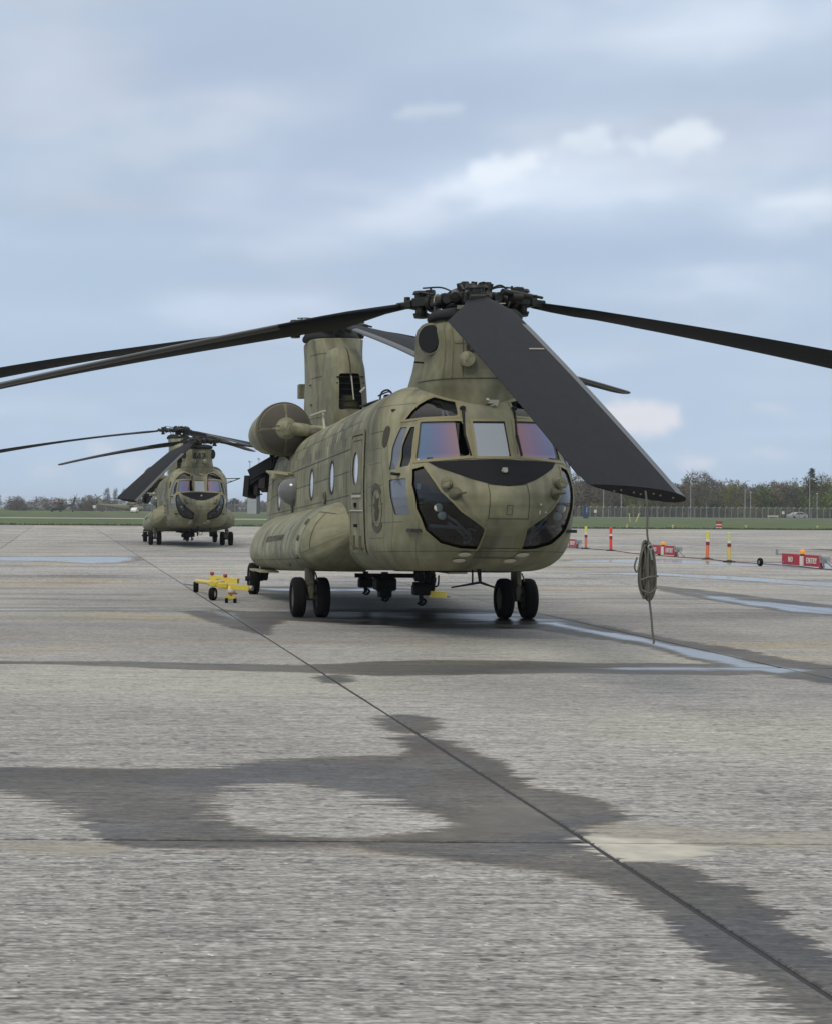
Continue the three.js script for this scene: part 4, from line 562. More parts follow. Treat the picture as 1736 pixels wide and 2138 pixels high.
  // aft pylon with its forward fairing and the black oil-cooler intake
  {
    const zc = -11.5, A = [[2.9, 0.56, 1.75, 1.9], [3.3, 0.53, 1.65, 1.9], [3.7, 0.5, 1.5, 1.88], [4.3, 0.485, 1.22, 1.86], [4.8, 0.5, 0.85, 1.84], [4.98, 0.52, 0.62, 1.8], [5.05, 0.53, 0.56, 1.7], [5.06, 0.1, 0.1, 0.4]];
    const at = (u, v, off = 0) => { const k = v * (A.length - 1), i = Math.min(A.length - 2, Math.floor(k)), t = k - i, [y, w, f, r] = A[i].map((q, c) => mix(q, A[i + 1][c], t)), a = u * 2 * Math.PI, c = Math.cos(a), s = Math.sin(a), n = s > 0 ? 0.85 : 0.62; return V((w + off) * spw(c, n), y, zc + (s > 0 ? f + off : r + off) * spw(s, n)); };
    const py = part('aft_pylon', gridGeo(64, 36, (i, j) => at(i, j), (i, j, p) => [i * 8, p.y], true), skin, root);
    const F = [[2.9, 0.44, -9.35], [3.4, 0.43, -9.45], [4.0, 0.415, -9.62], [4.4, 0.395, -9.8], [4.62, 0.36, -9.98], [4.76, 0.29, -10.2], [4.83, 0.17, -10.5], [4.85, 0.02, -10.75]], ft = (u, v, off = 0) => { const k = v * (F.length - 1), i = Math.min(F.length - 2, Math.floor(k)), t = k - i, [y, w, f] = F[i].map((q, c) => mix(q, F[i + 1][c], t)), a = u * Math.PI, z0 = -11; return V((w + off) * spw(Math.cos(a), 0.7), y, z0 + (f - z0 + off) * spw(Math.sin(a), 0.7)); };
    let fb = new Brush(gridGeo(40, 40, (i, j) => ft(i, j), (i, j, p) => [i * 2.4, p.y], true)); const mouth = [[-0.24, 3.56, -9.45], [0.2, 3.56, -9.45], [0.17, 4.26, -9.55], [-0.21, 4.26, -9.55]]; fb = cut(fb, prism(rounded(mouth, 0.08, 2), [0, 0, 1], 0.45, 0.6), HOLLOW_SUBTRACTION);
    part('pylon_fairing', fb.geometry, skin, py); partEach('fairing_seam', [gridGeo(1, 30, (i, j) => ft(0.497 + 0.006 * i, mix(0.32, 0.97, j), 0.005), null, true), gridGeo(1, 24, (i, j) => ft(0.06 + 0.004 * i, mix(0.05, 0.85, j), 0.008), null, true), ...[0.2, 0.42, 0.55].map((v) => gridGeo(12, 1, (i, j) => at(0.5 - 0.2 * i, v + 0.003 * j, 0.005), null, true))], seam, py);
    const lv = []; for (let k = 0; k < 6; k++) lv.push(beam([-0.26, 3.62 + k * 0.115, -9.78], [0.26, 3.62 + k * 0.115, -9.78], 0.05, 0.02)); partEach('intake_louvre', lv, black, py); part('intake_back', box(0.6, 0.84, 0.03, 0, 3.92, -10.1), black, py);
    part('intake_hook', [rod([0.0, 4.2, -9.64], [0.03, 3.75, -9.55], 0.012), rod([0.13, 3.88, -9.42], [0.22, 3.97, -9.42], 0.022)], pale, py);
    part('drip_pan', lathe([[0, 5.28], [0.4, 5.28], [0.52, 5.22], [0.57, 5.14], [0.575, 5.08], [0.55, 5.05], [0, 5.05]], 40).translate(-0.04, 0, -11.87), black, py); partEach('drip_pan_plate', [box(0.1, 0.04, 0.01, -0.02, 5.21, -11.34), box(0.08, 0.01, 0.1, 0.3, 5.26, -11.5)], pale, py);
    part('tail_light_box', box(0.16, 0.3, 0.24, -0.42, 4.15, -13.3, 0.015), skin, py);
    partEach('pylon_step', [0, 1, 2].map((k) => box(0.02, 0.03, 0.16, -0.515, 3.35 + k * 0.4, -11.2 - 0.15 * k)), skinDark, py);
  }
  // engines with round intake screens and cross shafts
  for (const s of [-1, 1]) {
    const e = new THREE.Group(); e.name = 'engine'; e.position.set(s * 1.40, 3.14, -8.6); root.add(e);
    part('nacelle', lathe([[0.2, -3.0], [0.34, -2.9], [0.4, -2.2], [0.44, -1.4], [0.43, -0.8], [0.46, -0.55]], 30).rotateX(Math.PI / 2).translate(0, 0, 0), skin, e);
    part('intake_screen', lathe([[0.42, -0.6], [0.47, -0.45], [0.49, -0.25], [0.49, -0.06], [0.475, 0.0], [0.43, 0.1], [0.34, 0.2], [0.23, 0.28], [0.13, 0.33], [0.1, 0.36], [0, 0.37]], 40).rotateX(Math.PI / 2), screenRim, e); part('intake_cone', lathe([[0.25, 0.275], [0.14, 0.335], [0.11, 0.37], [0, 0.385]], 30).rotateX(Math.PI / 2), skin, e);
    partEach('screen_panel', [0, 1, 2, 3].map((k) => new THREE.LatheGeometry([[0.45, 0.062], [0.432, 0.105], [0.342, 0.207], [0.25, 0.275], [0.2, 0.3]].map(([r, y]) => new THREE.Vector2(r, y + 0.006)), 14, k * 1.5708 + 0.07, 1.43).rotateX(Math.PI / 2)), screenMat, e);
    partEach('screen_rim', [new THREE.TorusGeometry(0.483, 0.014, 8, 44).translate(0, 0, 0.0), new THREE.TorusGeometry(0.492, 0.01, 8, 44).translate(0, 0, -0.2)], skinDark, e);
    partEach('screen_strut', [[0.1, 0.32], [-0.1, 0.32]].flatMap(([o]) => [beam([-0.12, o * 0.4, 0.345], [-0.47, o * 0.4, 0.04], 0.03, 0.025)]), screenRim, e);
    part('shaft_fairing', [rod([0, 0, 0.2], [-s * 0.12, -0.02, 0.32], 0.14, 0.12, 20), rod([-s * 0.05, 0.0, 0.26], [-s * 0.4, -0.03, 0.26], 0.13, 0.11, 20), rod([-s * 0.38, -0.03, 0.26], [-s * 1.0, -0.06, 0.2], 0.095, 0.1, 20)], skin, e);
    partEach('engine_mount', [beam([-s * 0.1, -0.3, 0.0], [-s * 0.3, -0.75, -0.15], 0.05, 0.05), beam([0, -0.4, -0.4], [-s * 0.4, -0.75, -0.4], 0.06, 0.06)], skinDark, e);
  }
  // dispensers and aerial frame aft
  part('flare_dispenser', [beam([-1.2, 2.62, -11.6], [-1.62, 2.36, -11.9], 0.2, 0.22), beam([-1.42, 2.4, -11.8], [-1.66, 2.2, -11.95], 0.2, 0.16), beam([-1.36, 2.4, -11.9], [-1.4, 2.05, -11.8], 0.13, 0.3), beam([-1.62, 2.32, -12], [-1.66, 1.9, -11.95], 0.12, 0.34), beam([-1.5, 2.2, -11.95], [-1.52, 1.94, -11.9], 0.08, 0.2), beam([-1.1, 2.72, -11.4], [-1.3, 2.56, -11.7], 0.08, 0.08), rod([-1.22, 2.5, -11.4], [-1.24, 2.8, -11.4], 0.02), box(0.07, 0.08, 0.1, -1.27, 2.72, -11.5), rod([-1.55, 1.95, -11.9], [-1.42, 1.97, -11.8], 0.015)], black, root);
  part('wire_aerial_frame', [beam([1.25, 3.0, -6], [2.42, 3.04, -6.1], 0.04, 0.04), beam([2.42, 3.04, -6.1], [1.26, 2.6, -6], 0.04, 0.04), beam([1.25, 2.88, -6], [2.1, 2.92, -6.1], 0.025, 0.025), beam([1.25, 2.76, -6], [1.75, 2.79, -6.05], 0.025, 0.025)], black, root);
  // nose fittings
  part('wiper', [rod([-0.3, 3.0, 0.6], [-0.33, 2.62, 0.86], 0.02, 0.014, 6), rod([-0.33, 2.64, 0.86], [-0.3, 2.38, 1.06], 0.014, 0.012, 6), rod([-0.3, 3.0, 0.56], [-0.3, 3.0, 0.64], 0.035, 0.03, 8)], black, root);
  part('wiper', [rod([0.37, 3.0, 0.58], [0.33, 2.62, 0.87], 0.02, 0.014, 6), rod([0.33, 2.64, 0.87], [0.34, 2.38, 1.06], 0.018, 0.016, 6), rod([0.37, 3.0, 0.54], [0.37, 3.0, 0.62], 0.035, 0.03, 8)], black, root);
  for (const s of [-1, 1]) {
    part('warning_receiver', [rod([s * 0.68, 2.02, 1.38], [s * 0.72, 2.02, 1.54], 0.075, 0.068, 18), rod([s * 0.72, 2.02, 1.54], [s * 0.725, 2.02, 1.555], 0.055, 0.05, 18)], skin, root);
    part('pitot_tube', [lathe([[0.09, 0], [0.07, 0.06], [0.03, 0.14], [0, 0.16]], 16).rotateX(Math.PI / 2).translate(s * 0.6, 1.88, 1.54), rod([s * 0.6, 1.885, 1.62], [s * 0.6 + 0.02, 1.89, 1.76], 0.028, 0.02, 10), rod([s * 0.6 + 0.02, 1.89, 1.76], [s * 0.6 + 0.03, 1.895, 1.95], 0.016, 0.012, 10)], skinDark, root);
  }
  part('tow_camera', [rod([0.02, 2.16, 1.4], [0.02, 2.18, 1.52], 0.035, 0.03, 10), box(0.06, 0.03, 0.03, 0.03, 2.2, 1.45)], pale, root);
  const onNose = (x, y) => { let best = null, bd = 9; for (let a = 0; a <= 120; a++) for (let b = 0; b <= 160; b++) { const f = mix(0.12, 0.7, a / 120), t = mix(0.05, 0.95, b / 160), p = nosePoint(f, t), d = (p.x - x) ** 2 + (p.y - y) ** 2; if (d < bd && p.z > 0) { bd = d; best = [f, t, p]; } } const [f, t, p] = best; return [p, nosePoint(f, t, 0.05).sub(p).normalize()]; };
  for (const [x, y] of [[-0.39, 1.125], [-0.41, 1.045], [0.33, 1.125], [0.22, 1.045]]) { const [p, n] = onNose(x, y), g = lathe([[0, 0.006], [0.07, 0.005], [0.08, 0.0]], 22), dir = V(0, -0.95, 0.32).lerp(n, 0.12).normalize(); g.applyQuaternion(new THREE.Quaternion().setFromUnitVectors(V(0, 1, 0), dir)); g.translate(p.x + n.x * 0.012, p.y + n.y * 0.012, p.z + n.z * 0.012); part('landing_light', g, lampWhite, root); }
  for (const s of [-1, 1]) partEach('chin_lamp', [[0.765, 1.71, 1.3], [0.72, 1.61, 1.3]].map(([x, y, z]) => lathe([[0, 0.05], [0.045, 0.045], [0.056, 0.03], [0.05, -0.02], [0, -0.03]], 18).rotateX(Math.PI / 2).translate(s * x, y, z)), lampWhite, root);
  for (const [x, y, w, h] of [[0.405, 1.75, 0.03, 0.02], [0.4, 1.67, 0.018, 0.045], [0.48, 1.67, 0.03, 0.015], [-0.9, 2.33, 0.02, 0.03]]) { const [p, n] = onNose(x, y), g = box(w, h, 0.004); g.applyQuaternion(new THREE.Quaternion().setFromUnitVectors(V(0, 0, 1), n)); g.translate(p.x + n.x * 0.004, p.y + n.y * 0.004, p.z + n.z * 0.004); part('placard', g, lampWhite, root); }
  part('door_latch', [box(0.05, 0.035, 0.06, -1.13, 2.14, 0.6), rod([-1.16, 2.14, 0.62], [-1.22, 2.15, 0.6], 0.02)], black, root);
  part('grab_handle', [tube([[-0.5, 2.98, 0.34], [-0.5, 2.9, 0.38], [-0.47, 2.88, 0.38], [-0.44, 2.9, 0.38], [-0.46, 2.98, 0.34]], 0.014, 16, 6)], pale, root);
  // cockpit seen through the glass
  part('cockpit_floor', box(2.1, 0.04, 1.7, 0, 1.42, 0.2), interior, root); part('cockpit_bulkhead', [box(2.3, 1.75, 0.05, 0, 2.2, -0.62), box(2.2, 0.03, 0.7, 0, 3.0, -0.3)], interior, root);
  part('instrument_panel', [box(1.5, 0.42, 0.22, 0, 2.1, 0.62, 0.03), box(1.62, 0.05, 0.4, 0, 2.33, 0.66, 0.02), box(0.42, 0.5, 0.7, 0, 1.68, 0.3, 0.03), box(0.5, 0.16, 0.5, 0, 2.92, 0.1, 0.03)], interior, root);
  for (const s of [-1, 1]) { part('crew_seat', [box(0.5, 0.12, 0.5, s * 0.55, 1.8, -0.05, 0.04), box(0.5, 0.75, 0.12, s * 0.55, 2.2, -0.35, 0.05), box(0.26, 0.22, 0.1, s * 0.55, 2.66, -0.38, 0.04)], M['flat_anti-glare_black'], root);
    partEach('pedal', [tube([[s * 0.62, 1.6, 1.2], [s * 0.5, 1.5, 1.3], [s * 0.38, 1.36, 1.3], [s * 0.34, 1.26, 1.2]], 0.02, 20, 6), tube([[s * 0.62, 1.52, 1.2], [s * 0.52, 1.44, 1.28], [s * 0.42, 1.33, 1.25], [s * 0.4, 1.25, 1.15]], 0.016, 20, 6), tube([[s * 0.3, 1.42, 1.35], [s * 0.4, 1.45, 1.35], [s * 0.36, 1.32, 1.35], [s * 0.42, 1.26, 1.2]], 0.014, 20, 6), rod([s * 0.4, 1.45, 1.0], [s * 0.8, 1.47, 0.95], 0.03)], cableMat, root);
    part('document_tag', box(0.05, 0.07, 0.01, s * 0.93, 1.98, 0.92), pale, root); }
  // undercarriage
  for (const s of [-1, 1]) {
    part('gear_strut', [rod([s * 1.6, 0.32, -3.9], [s * 1.6, 0.95, -3.9], 0.055, 0.075, 14), rod([s * 1.6, 0.5, -3.9], [s * 1.6, 0.9, -3.9], 0.08, 0.08, 14), rod([s * 1.6 - 0.2, 0.306, -3.9], [s * 1.6 + 0.2, 0.306, -3.9], 0.05), box(0.1, 0.1, 0.16, s * 1.6, 0.42, -3.82, 0.02), beam([s * 1.6, 0.3, -3.78], [s * 1.6, 0.55, -3.72], 0.06, 0.04), beam([s * 1.6, 0.7, -3.8], [s * 1.6, 0.52, -3.7], 0.06, 0.04), tube([[s * 1.6 + 0.07, 0.7, -3.82], [s * 1.6 + 0.1, 0.55, -3.78], [s * 1.6 + 0.06, 0.4, -3.8]], 0.012, 12, 5)], gearMat, root);
    addWheel(root, s * 1.6 - 0.185, -3.9); addWheel(root, s * 1.6 + 0.185, -3.9);
    part('gear_strut', [rod([s * 1.52, 0.306, -10.76], [s * 1.86, 0.306, -10.76], 0.05), beam([s * 1.5, 0.3, -10.76], [s * 1.42, 0.8, -10.5], 0.1, 0.12), rod([s * 1.45, 0.5, -10.6], [s * 1.4, 0.85, -10.3], 0.06), box(0.14, 0.3, 0.2, s * 1.5, 0.45, -10.7, 0.02)], black, root);
    addWheel(root, s * 1.7, -10.76);
  }
  // under the belly: homing aerial, cargo hooks and beams
  part('belly_aerial', [rod([0.0, 0.74, 0.35], [-0.02, 1.0, 0.33], 0.02, 0.035, 8), rod([-0.1, 0.7, 0.35], [-0.1, 0.9, 0.35], 0.012), rod([-0.39, 0.67, 0.42], [0.0, 0.735, 0.35], 0.01, 0.018), rod([0.0, 0.735, 0.35], [0.2, 0.665, 0.4], 0.018, 0.01)], black, root);
  const hook = (z, y0, y1, r) => [rod([0, y0, z], [0, y1, z], r, r * 0.6, 10), box(0.26, 0.16, 0.2, 0, mix(y0, y1, 0.55), z, 0.03), rod([-0.12, mix(y0, y1, 0.4), z], [0.12, mix(y0, y1, 0.4), z], 0.06), tube([[0.0, y1 + 0.08, z], [0.07, y1 + 0.03, z], [0.02, y1 - 0.03, z], [-0.05, y1, z]], 0.022, 14, 6)];
  part('cargo_hook', [...hook(-6.2, 0.62, 0.16, 0.06), box(0.34, 0.22, 0.4, 0, 0.42, -6.2, 0.04), box(0.2, 0.16, 0.3, 0, 0.27, -6.2, 0.03), beam([-0.5, 0.56, -6.2], [0.5, 0.56, -6.2], 0.1, 0.07)], black, root);
  part('cargo_hook', hook(-3.3, 0.7, 0.26, 0.05), black, root); part('belly_beam', [beam([-0.9, 0.62, -8.2], [0.4, 0.64, -7.9], 0.12, 0.09), beam([-0.9, 0.6, -8.2], [-0.5, 0.72, -8.1], 0.05, 0.05)], black, root);
  part('cargo_hook', [...hook(-8.0, 0.56, 0.18, 0.05)], black, root);
  partEach('belly_line', [tube([[-0.6, 0.6, -5.6], [-0.3, 0.52, -5.7], [-0.05, 0.56, -6.0]], 0.012, 16, 5), tube([[0.5, 0.64, -4.6], [0.4, 0.5, -4.7], [0.55, 0.45, -4.7], [0.6, 0.62, -4.8]], 0.014, 16, 5), rod([0.35, 0.7, -4.4], [0.35, 0.4, -4.5], 0.03)], black, root);
  return root;
}

{
  const h1 = buildHelicopter('transport_helicopter', 'large olive tandem rotor transport helicopter nearest the camera, one drooping blade over its nose', 'tandem rotor helicopters parked in line', [5.485, 0, -22.7]);
  const h2b = h1.clone(); h2b.name = numbered('transport_helicopter'); h2b.position.set(5.82, 0, -72.5); scene.add(h2b); h2b.userData = { ...h1.userData, label: 'smaller looking olive tandem rotor helicopter numbered 842, parked far behind left of the nearest one' };
  addRotor(h1, [-0.04, 4.5, 0], 0, [{ az: 1.745, slope: 0.311, lag: -0.118, mark: 4.2, bend: 0.12 }, { az: 3.84, slope: 0.105, lag: -0.07, bend: 0.12 }, { az: 5.935, slope: 0.09, lag: -0.07, mark: 2.9, bend: 0.15 }], true);
  addRotor(h1, [-0.04, 5.38, -11.87], 0, [{ az: -0.593, slope: 0.085, bend: 0.2 }, { az: 1.5, slope: 0.17, bend: 0.2 }, { az: 3.595, slope: 0.085, bend: 0.25 }], false);
  addRotor(h2b, [-0.04, 4.52, 0], 0, [{ az: 1.94, slope: 0.3, bend: 0.12 }, { az: 4.03, slope: 0.075, bend: 0.2 }, { az: 6.126, slope: 0.11, bend: 0.2 }], true);
  addRotor(h2b, [-0.04, 5.5, -11.87], 0, [{ az: 3.14, slope: 0.1, bend: 0.3 }, { az: 1.05, slope: 0.15, bend: 0.2 }, { az: 5.23, slope: 0.06, bend: 0.2 }], false);
  const n2 = letters('842', 0.26, 0.006, 0.95, font); n2.translate(0, 3.86, 0.515); part('number', n2, stencil, h2b);
  const n1 = letters('8', 0.26, 0.006, 0.75, font); n1.translate(-0.17, 3.86, 0.5); part('number', n1, stencil, h1);
}
// ---------- trees beyond the fences ----------
const barkMats = [[0.17, 0.16, 0.13], [0.1, 0.09, 0.075], [0.23, 0.22, 0.19]].map((c, i) => std('bark ' + i, c, 0.95)), crownMats = { brown: std('bare twigs', [0.13, 0.1, 0.062], 1, 0, { side: THREE.DoubleSide }), grey: std('grey twigs', [0.105, 0.095, 0.08], 1, 0, { side: THREE.DoubleSide }), olive: std('budding twigs', [0.14, 0.142, 0.046], 1, 0, { side: THREE.DoubleSide }), green: std('spring leaves', [0.085, 0.125, 0.03], 1, 0, { side: THREE.DoubleSide }), dark: std('dark needles', [0.022, 0.03, 0.018], 1, 0, { side: THREE.DoubleSide }) };
function treeParts(seed, h, w, kind) {
  const R = rng(seed), tr = [], tri = [];
  const leaf = (p, s, flat = 1) => { const a = R() * 6.28, b = (R() - 0.5) * 2.4, u = V(Math.cos(a) * Math.cos(b), Math.sin(b) * flat, Math.sin(a) * Math.cos(b)).multiplyScalar(s * (0.6 + R())), c = R() * 6.28, v = V(Math.cos(c), (R() - 0.5), Math.sin(c)).multiplyScalar(s * (0.25 + 0.35 * R())); tri.push(p.x - v.x, p.y - v.y, p.z - v.z, p.x + v.x, p.y + v.y, p.z + v.z, p.x + u.x, p.y + u.y, p.z + u.z); };
  const trunkH = kind === 'bush' ? h * 0.25 : h * 0.68, lean = (R() - 0.5) * 0.5; tr.push(rod([0, -0.2, 0], [lean, trunkH, lean * 0.5], 0.03 * h * 0.6, 0.014 * h * 0.6, 6));
  if (kind === 'conifer') { for (let k = 0; k < 900; k++) { const t = Math.pow(R(), 0.8), y = h * (0.1 + 0.9 * t), r = w * 0.5 * (1 - t) * (0.55 + 0.5 * Math.abs(Math.sin(t * 23))) + 0.15, a = R() * 6.28, q = r * Math.sqrt(R()); leaf(V(q * Math.cos(a), y - q * 0.25, q * Math.sin(a)), 0.42, 0.4); } tr.push(rod([lean, trunkH, lean * 0.5], [lean, h * 0.95, lean * 0.5], 0.012 * h, 0.02, 5)); }
  else {
    const lobes = []; const n = kind === 'bush' ? 12 : 11; for (let k = 0; k < n; k++) { const a = k * 2.4 + R(), t = (k + 0.5) / n, y = h * mix(kind === 'bush' ? 0.25 : 0.3, 0.86, t), rr = w * 0.36 * Math.sin(Math.PI * mix(0.25, 0.9, t)) * (0.5 + 0.8 * R()), c = V(Math.cos(a) * rr + lean, y, Math.sin(a) * rr); lobes.push([c, w * (0.15 + 0.13 * R()) * (kind === 'bush' ? 1.35 : 1)]); tr.push(rod([lean * Math.min(1, y * 0.6 / trunkH), Math.min(y * 0.6, trunkH), 0], c.toArray(), 0.011 * h * 0.7, 0.03, 5)); }
    for (const [c, r] of lobes) { const m = kind === 'bush' ? 150 : 105; for (let k = 0; k < m; k++) { const d = V(R() - 0.5, R() - 0.5, R() - 0.5).normalize().multiplyScalar(r * Math.pow(R(), 0.4) * (0.75 + 0.5 * R())); d.y *= 0.85; leaf(c.clone().add(d), kind === 'bare' ? 0.34 : 0.4); } 
      if (kind === 'bare') for (let k = 0; k < 9; k++) { const d = V(R() - 0.5, 0.35 + R() * 0.6, R() - 0.5).normalize().multiplyScalar(r * (1 + 0.35 * R())); tr.push(rod(c.toArray(), c.clone().add(d).toArray(), 0.028, 0.012, 3)); } }
  }
  const g = new THREE.BufferGeometry(); g.setAttribute('position', new THREE.Float32BufferAttribute(tri, 3)); g.computeVertexNormals();
  return { trunk: merge(tr), crown: g };
}
const treeKinds = { bare: [1, 2, 3].map((s) => treeParts(s, 10, 6.4, 'bare')), leafy: [4, 5].map((s) => treeParts(s, 9, 6, 'leafy')), bush: [6, 7].map((s) => treeParts(s, 5.6, 9, 'bush')), conifer: [8].map((s) => treeParts(s, 11, 5, 'conifer')) };
function tree(kind, v, crown, bark, x, z, sx, sy, name, label, group, turn) {
  const t = thing(name, label, name === 'shrub' ? 'shrub' : 'tree', [x, 0, z], turn, group), k = treeKinds[kind][v % treeKinds[kind].length];
  part('trunk', k.trunk, barkMats[bark], t); part('crown', k.crown, crownMats[crown], t); t.scale.set(sx, sy, sx); return t;
}
{
  const R = rng(2024), word = { brown: 'bare brown', grey: 'bare grey', olive: 'yellow-green budding', green: 'fresh green', dark: 'dark evergreen' }, ordinal = ['first', 'second', 'third', 'fourth', 'fifth', 'sixth', 'seventh', 'eighth', 'ninth', 'tenth'];
  const marksRight = [[1188, 'the helicopter nose'], [1221, 'the blue cabinet'], [1258, 'the lamp post left of the rope'], [1340, 'the hanging rope'], [1440, 'the blade tip'], [1500, 'the striped red marker'], [1553, 'the lamp post by the shrub'], [1625, 'the round green shrub'], [1662, 'the pale car'], [1690, 'the dark conifer']];
  // right-hand wood behind the fence: 392 m away and more
  const wood = [];
  for (let i = 0; i < 44; i++) {
    const z = -392 - R() * 26, d = -z / 420, x = (104 + i * 2.35 + (R() - 0.5) * 2) * d * 1.02, q = R(), c = q < 0.3 ? 'brown' : q < 0.48 ? 'grey' : q < 0.8 ? 'olive' : 'green', s = (0.84 + R() * 0.36) * d;
    const px = 127 + 3565 * x / -z; if (px < 1180 || px > 1748) { R(); continue; }
    wood.push({ i, x, z, c, s, px, turn: R() * 6 });
  }
  wood.sort((a, b) => a.px - b.px);
  const count = {};
  for (const w of wood) { const m = marksRight.filter(([p]) => p <= w.px).pop() || marksRight[0], k = m[1] + w.c; count[k] = (count[k] || 0) + 1; tree(w.c === 'green' ? 'leafy' : 'bare', w.i, w.c, w.i % 3, w.x, w.z, w.s * 1.05, w.s * (w.i % 9 === 3 ? 1.1 : 1), 'woodland_tree', ordinal[count[k] - 1] + ' ' + word[w.c] + ' woodland tree right of ' + m[1], 'trees of the wood behind the right-hand fence', w.turn); }
  tree('conifer', 0, 'dark', 1, 176.5, -402, 1.5, 1.08, 'conifer', 'tall dark conifer standing out of the wood near the right edge', undefined, 1);
  tree('bare', 1, 'grey', 0, 146.5, -388, 0.8, 1.12, 'woodland_tree', 'tall spreading bare tree rising above the wood at the blade tip', undefined, 2);
  tree('bush', 0, 'green', 1, 169.5, -378, 0.95, 1.0, 'shrub', 'broad rounded green shrub in front of the wood, left of the pale car', undefined, 0); tree('bush', 1, 'green', 1, 176.5, -376, 0.62, 0.68, 'shrub', 'lower bright green shrub beside the broad rounded one, right of it', undefined, 1);
  for (const [x, s, c, w] of [[119, 0.5, 'olive', 'olive scrub bush behind the fence, right of the blue cabinet'], [127, 0.56, 'olive', 'olive scrub bush behind the fence, left of the hanging rope'], [136, 0.5, 'dark', 'dark scrub bush behind the fence under the blade tip'], [152, 0.45, 'olive', 'olive scrub bush behind the fence, left of the striped red marker'], [158, 0.42, 'green', 'green scrub bush behind the fence, right of the striped red marker']]) tree('bush', x % 2, c, 1, x, -380, s * 1.1, s, 'shrub', w, 'scrub bushes along the right-hand fence', x);
  // dense backing of the wood, and the low far wood at the left
  const cr = treeKinds.bare[0].crown, mk = (n, fn, mat, label) => { const m = new THREE.InstancedMesh(cr, mat, n), o = new THREE.Object3D(); for (let i = 0; i < n; i++) { fn(i, o); o.updateMatrix(); m.setMatrixAt(i, o.matrix); } m.name = numbered('woodland'); m.userData = { kind: 'stuff', label, category: 'wood' }; scene.add(m); };
  for (const [n, m] of [[170, 'brown'], [150, 'olive']]) mk(n, (i, o) => { const z = -412 - R() * 60, d = -z / 420; o.position.set((98 + R() * 110) * d, -1.6 - R() * 3.4, z); o.rotation.y = R() * 6; const s = (0.9 + R() * 0.3) * d; o.scale.set(s * 1.2, s, s * 1.2); }, crownMats[m], (m === 'brown' ? 'dim brown' : 'dim olive') + ' mass of the wood filling in behind the right-hand trees');
  mk(110, (i, o) => { o.position.set(-80 + R() * 230, -3.2 - R() * 1.6, -640 - R() * 60); o.rotation.y = R() * 6; const s = 0.85 + R() * 0.3; o.scale.set(s * 1.6, s * 0.9, s * 1.4); }, crownMats.grey, 'far grey-brown belt of trees across the left horizon');
  // left-hand trees one by one
  const LT = [[-24, 'bare', 'grey', 0.75, 0.62], [-16, 'bare', 'grey', 0.8, 0.55], [-6, 'bare', 'brown', 0.7, 0.5], [1, 'leafy', 'olive', 0.7, 0.55], [10, 'bare', 'brown', 0.8, 0.6], [17.5, 'bare', 'grey', 0.5, 0.92], [21, 'bare', 'grey', 0.42, 0.9], [24.5, 'bare', 'grey', 0.42, 0.88], [31, 'leafy', 'dark', 0.75, 0.78], [37, 'leafy', 'green', 0.7, 0.72], [43, 'leafy', 'green', 0.6, 0.68], [52, 'conifer', 'dark', 0.62, 0.66], [55, 'conifer', 'dark', 0.5, 0.74], [60, 'bare', 'brown', 0.75, 0.62], [67, 'leafy', 'dark', 0.7, 0.62], [73, 'leafy', 'brown', 0.8, 0.6], [81, 'bare', 'brown', 0.8, 0.65], [90, 'bare', 'grey', 0.9, 0.85], [104, 'conifer', 'dark', 0.7, 0.9], [101, 'bare', 'grey', 0.8, 1.12], [109, 'conifer', 'dark', 0.6, 0.8]];
  const marksLeft = [[-400, 'at the left picture edge'], [20, 'left of the dark helicopter'], [118, 'behind the dark helicopter'], [150, 'right of the dark helicopter'], [205, 'behind the pale olive helicopter'], [290, 'behind the far tandem helicopter'], [480, 'between the two tandem helicopters'], [522, 'behind the grey block']], cnt = {};
  LT.forEach(([x, k, c, sx, sy], i) => { const z = -600 - (i % 4) * 5, px = 127 + 3565 * x * 0.93 / -z, m = marksLeft.filter(([p]) => p <= px).pop()[1], kk = m + c + (k === 'conifer'); cnt[kk] = (cnt[kk] || 0) + 1; tree(k, i, c, i % 3, x * 0.93, z, sx, sy, 'distant_tree', ordinal[cnt[kk] - 1] + ' ' + word[c] + (k === 'conifer' ? ' pointed' : '') + ' skyline tree ' + m, 'trees on the far left skyline', i); });
}
// ---------- fences ----------
const fenceMat = std('galvanised post', [0.36, 0.38, 0.36], 0.6, 0.2), wireMat = new THREE.MeshStandardMaterial({ name: 'fence mesh', color: new THREE.Color().setRGB(0.12, 0.13, 0.13), roughness: 0.8, transparent: true, opacity: 0.22, side: THREE.DoubleSide });
function fence(name, label, x0, x1, z, step, h) {
  const f = thing(name, label, 'fence', [0, 0, 0]), pg = merge([rod([0, 0, 0], [0, h, 0], 0.085, 0.075, 6), rod([0, h, 0], [0.34, h + 0.36, 0.1], 0.075, 0.06, 6)]);
  for (let x = x0; x <= x1; x += step) { const p = part('fence_post', pg, fenceMat, f); p.position.set(x + (h2(Math.round(x * 7), 3) - 0.5) * 0.12, 0.03, z); }
  part('fence_mesh', new THREE.BoxGeometry(x1 - x0, h - 0.1, 0.012).translate((x0 + x1) / 2, h / 2 + 0.08, z + 0.08), wireMat, f);
  for (const y of [h, h + 0.12, h + 0.24]) part('barbed_wire', rod([x0, y, z + 0.06 + (y - h) * 0.3], [x1, y, z + 0.06 + (y - h) * 0.3], 0.012, 0.012, 4), fenceMat, f);
  part('base_board', box(x1 - x0, 0.22, 0.06, (x0 + x1) / 2, 0.12, z + 0.16), std('fence base', [0.24, 0.25, 0.22], 0.9), f); return f;
}
fence('perimeter_fence', 'tall wire fence with cranked posts in front of the wood at the right', 100, 182, -361, 1.3, 2.15);
fence('boundary_fence', 'faint wire fence in front of the far trees at the left', 12, 92, -575, 3.1, 2.4);
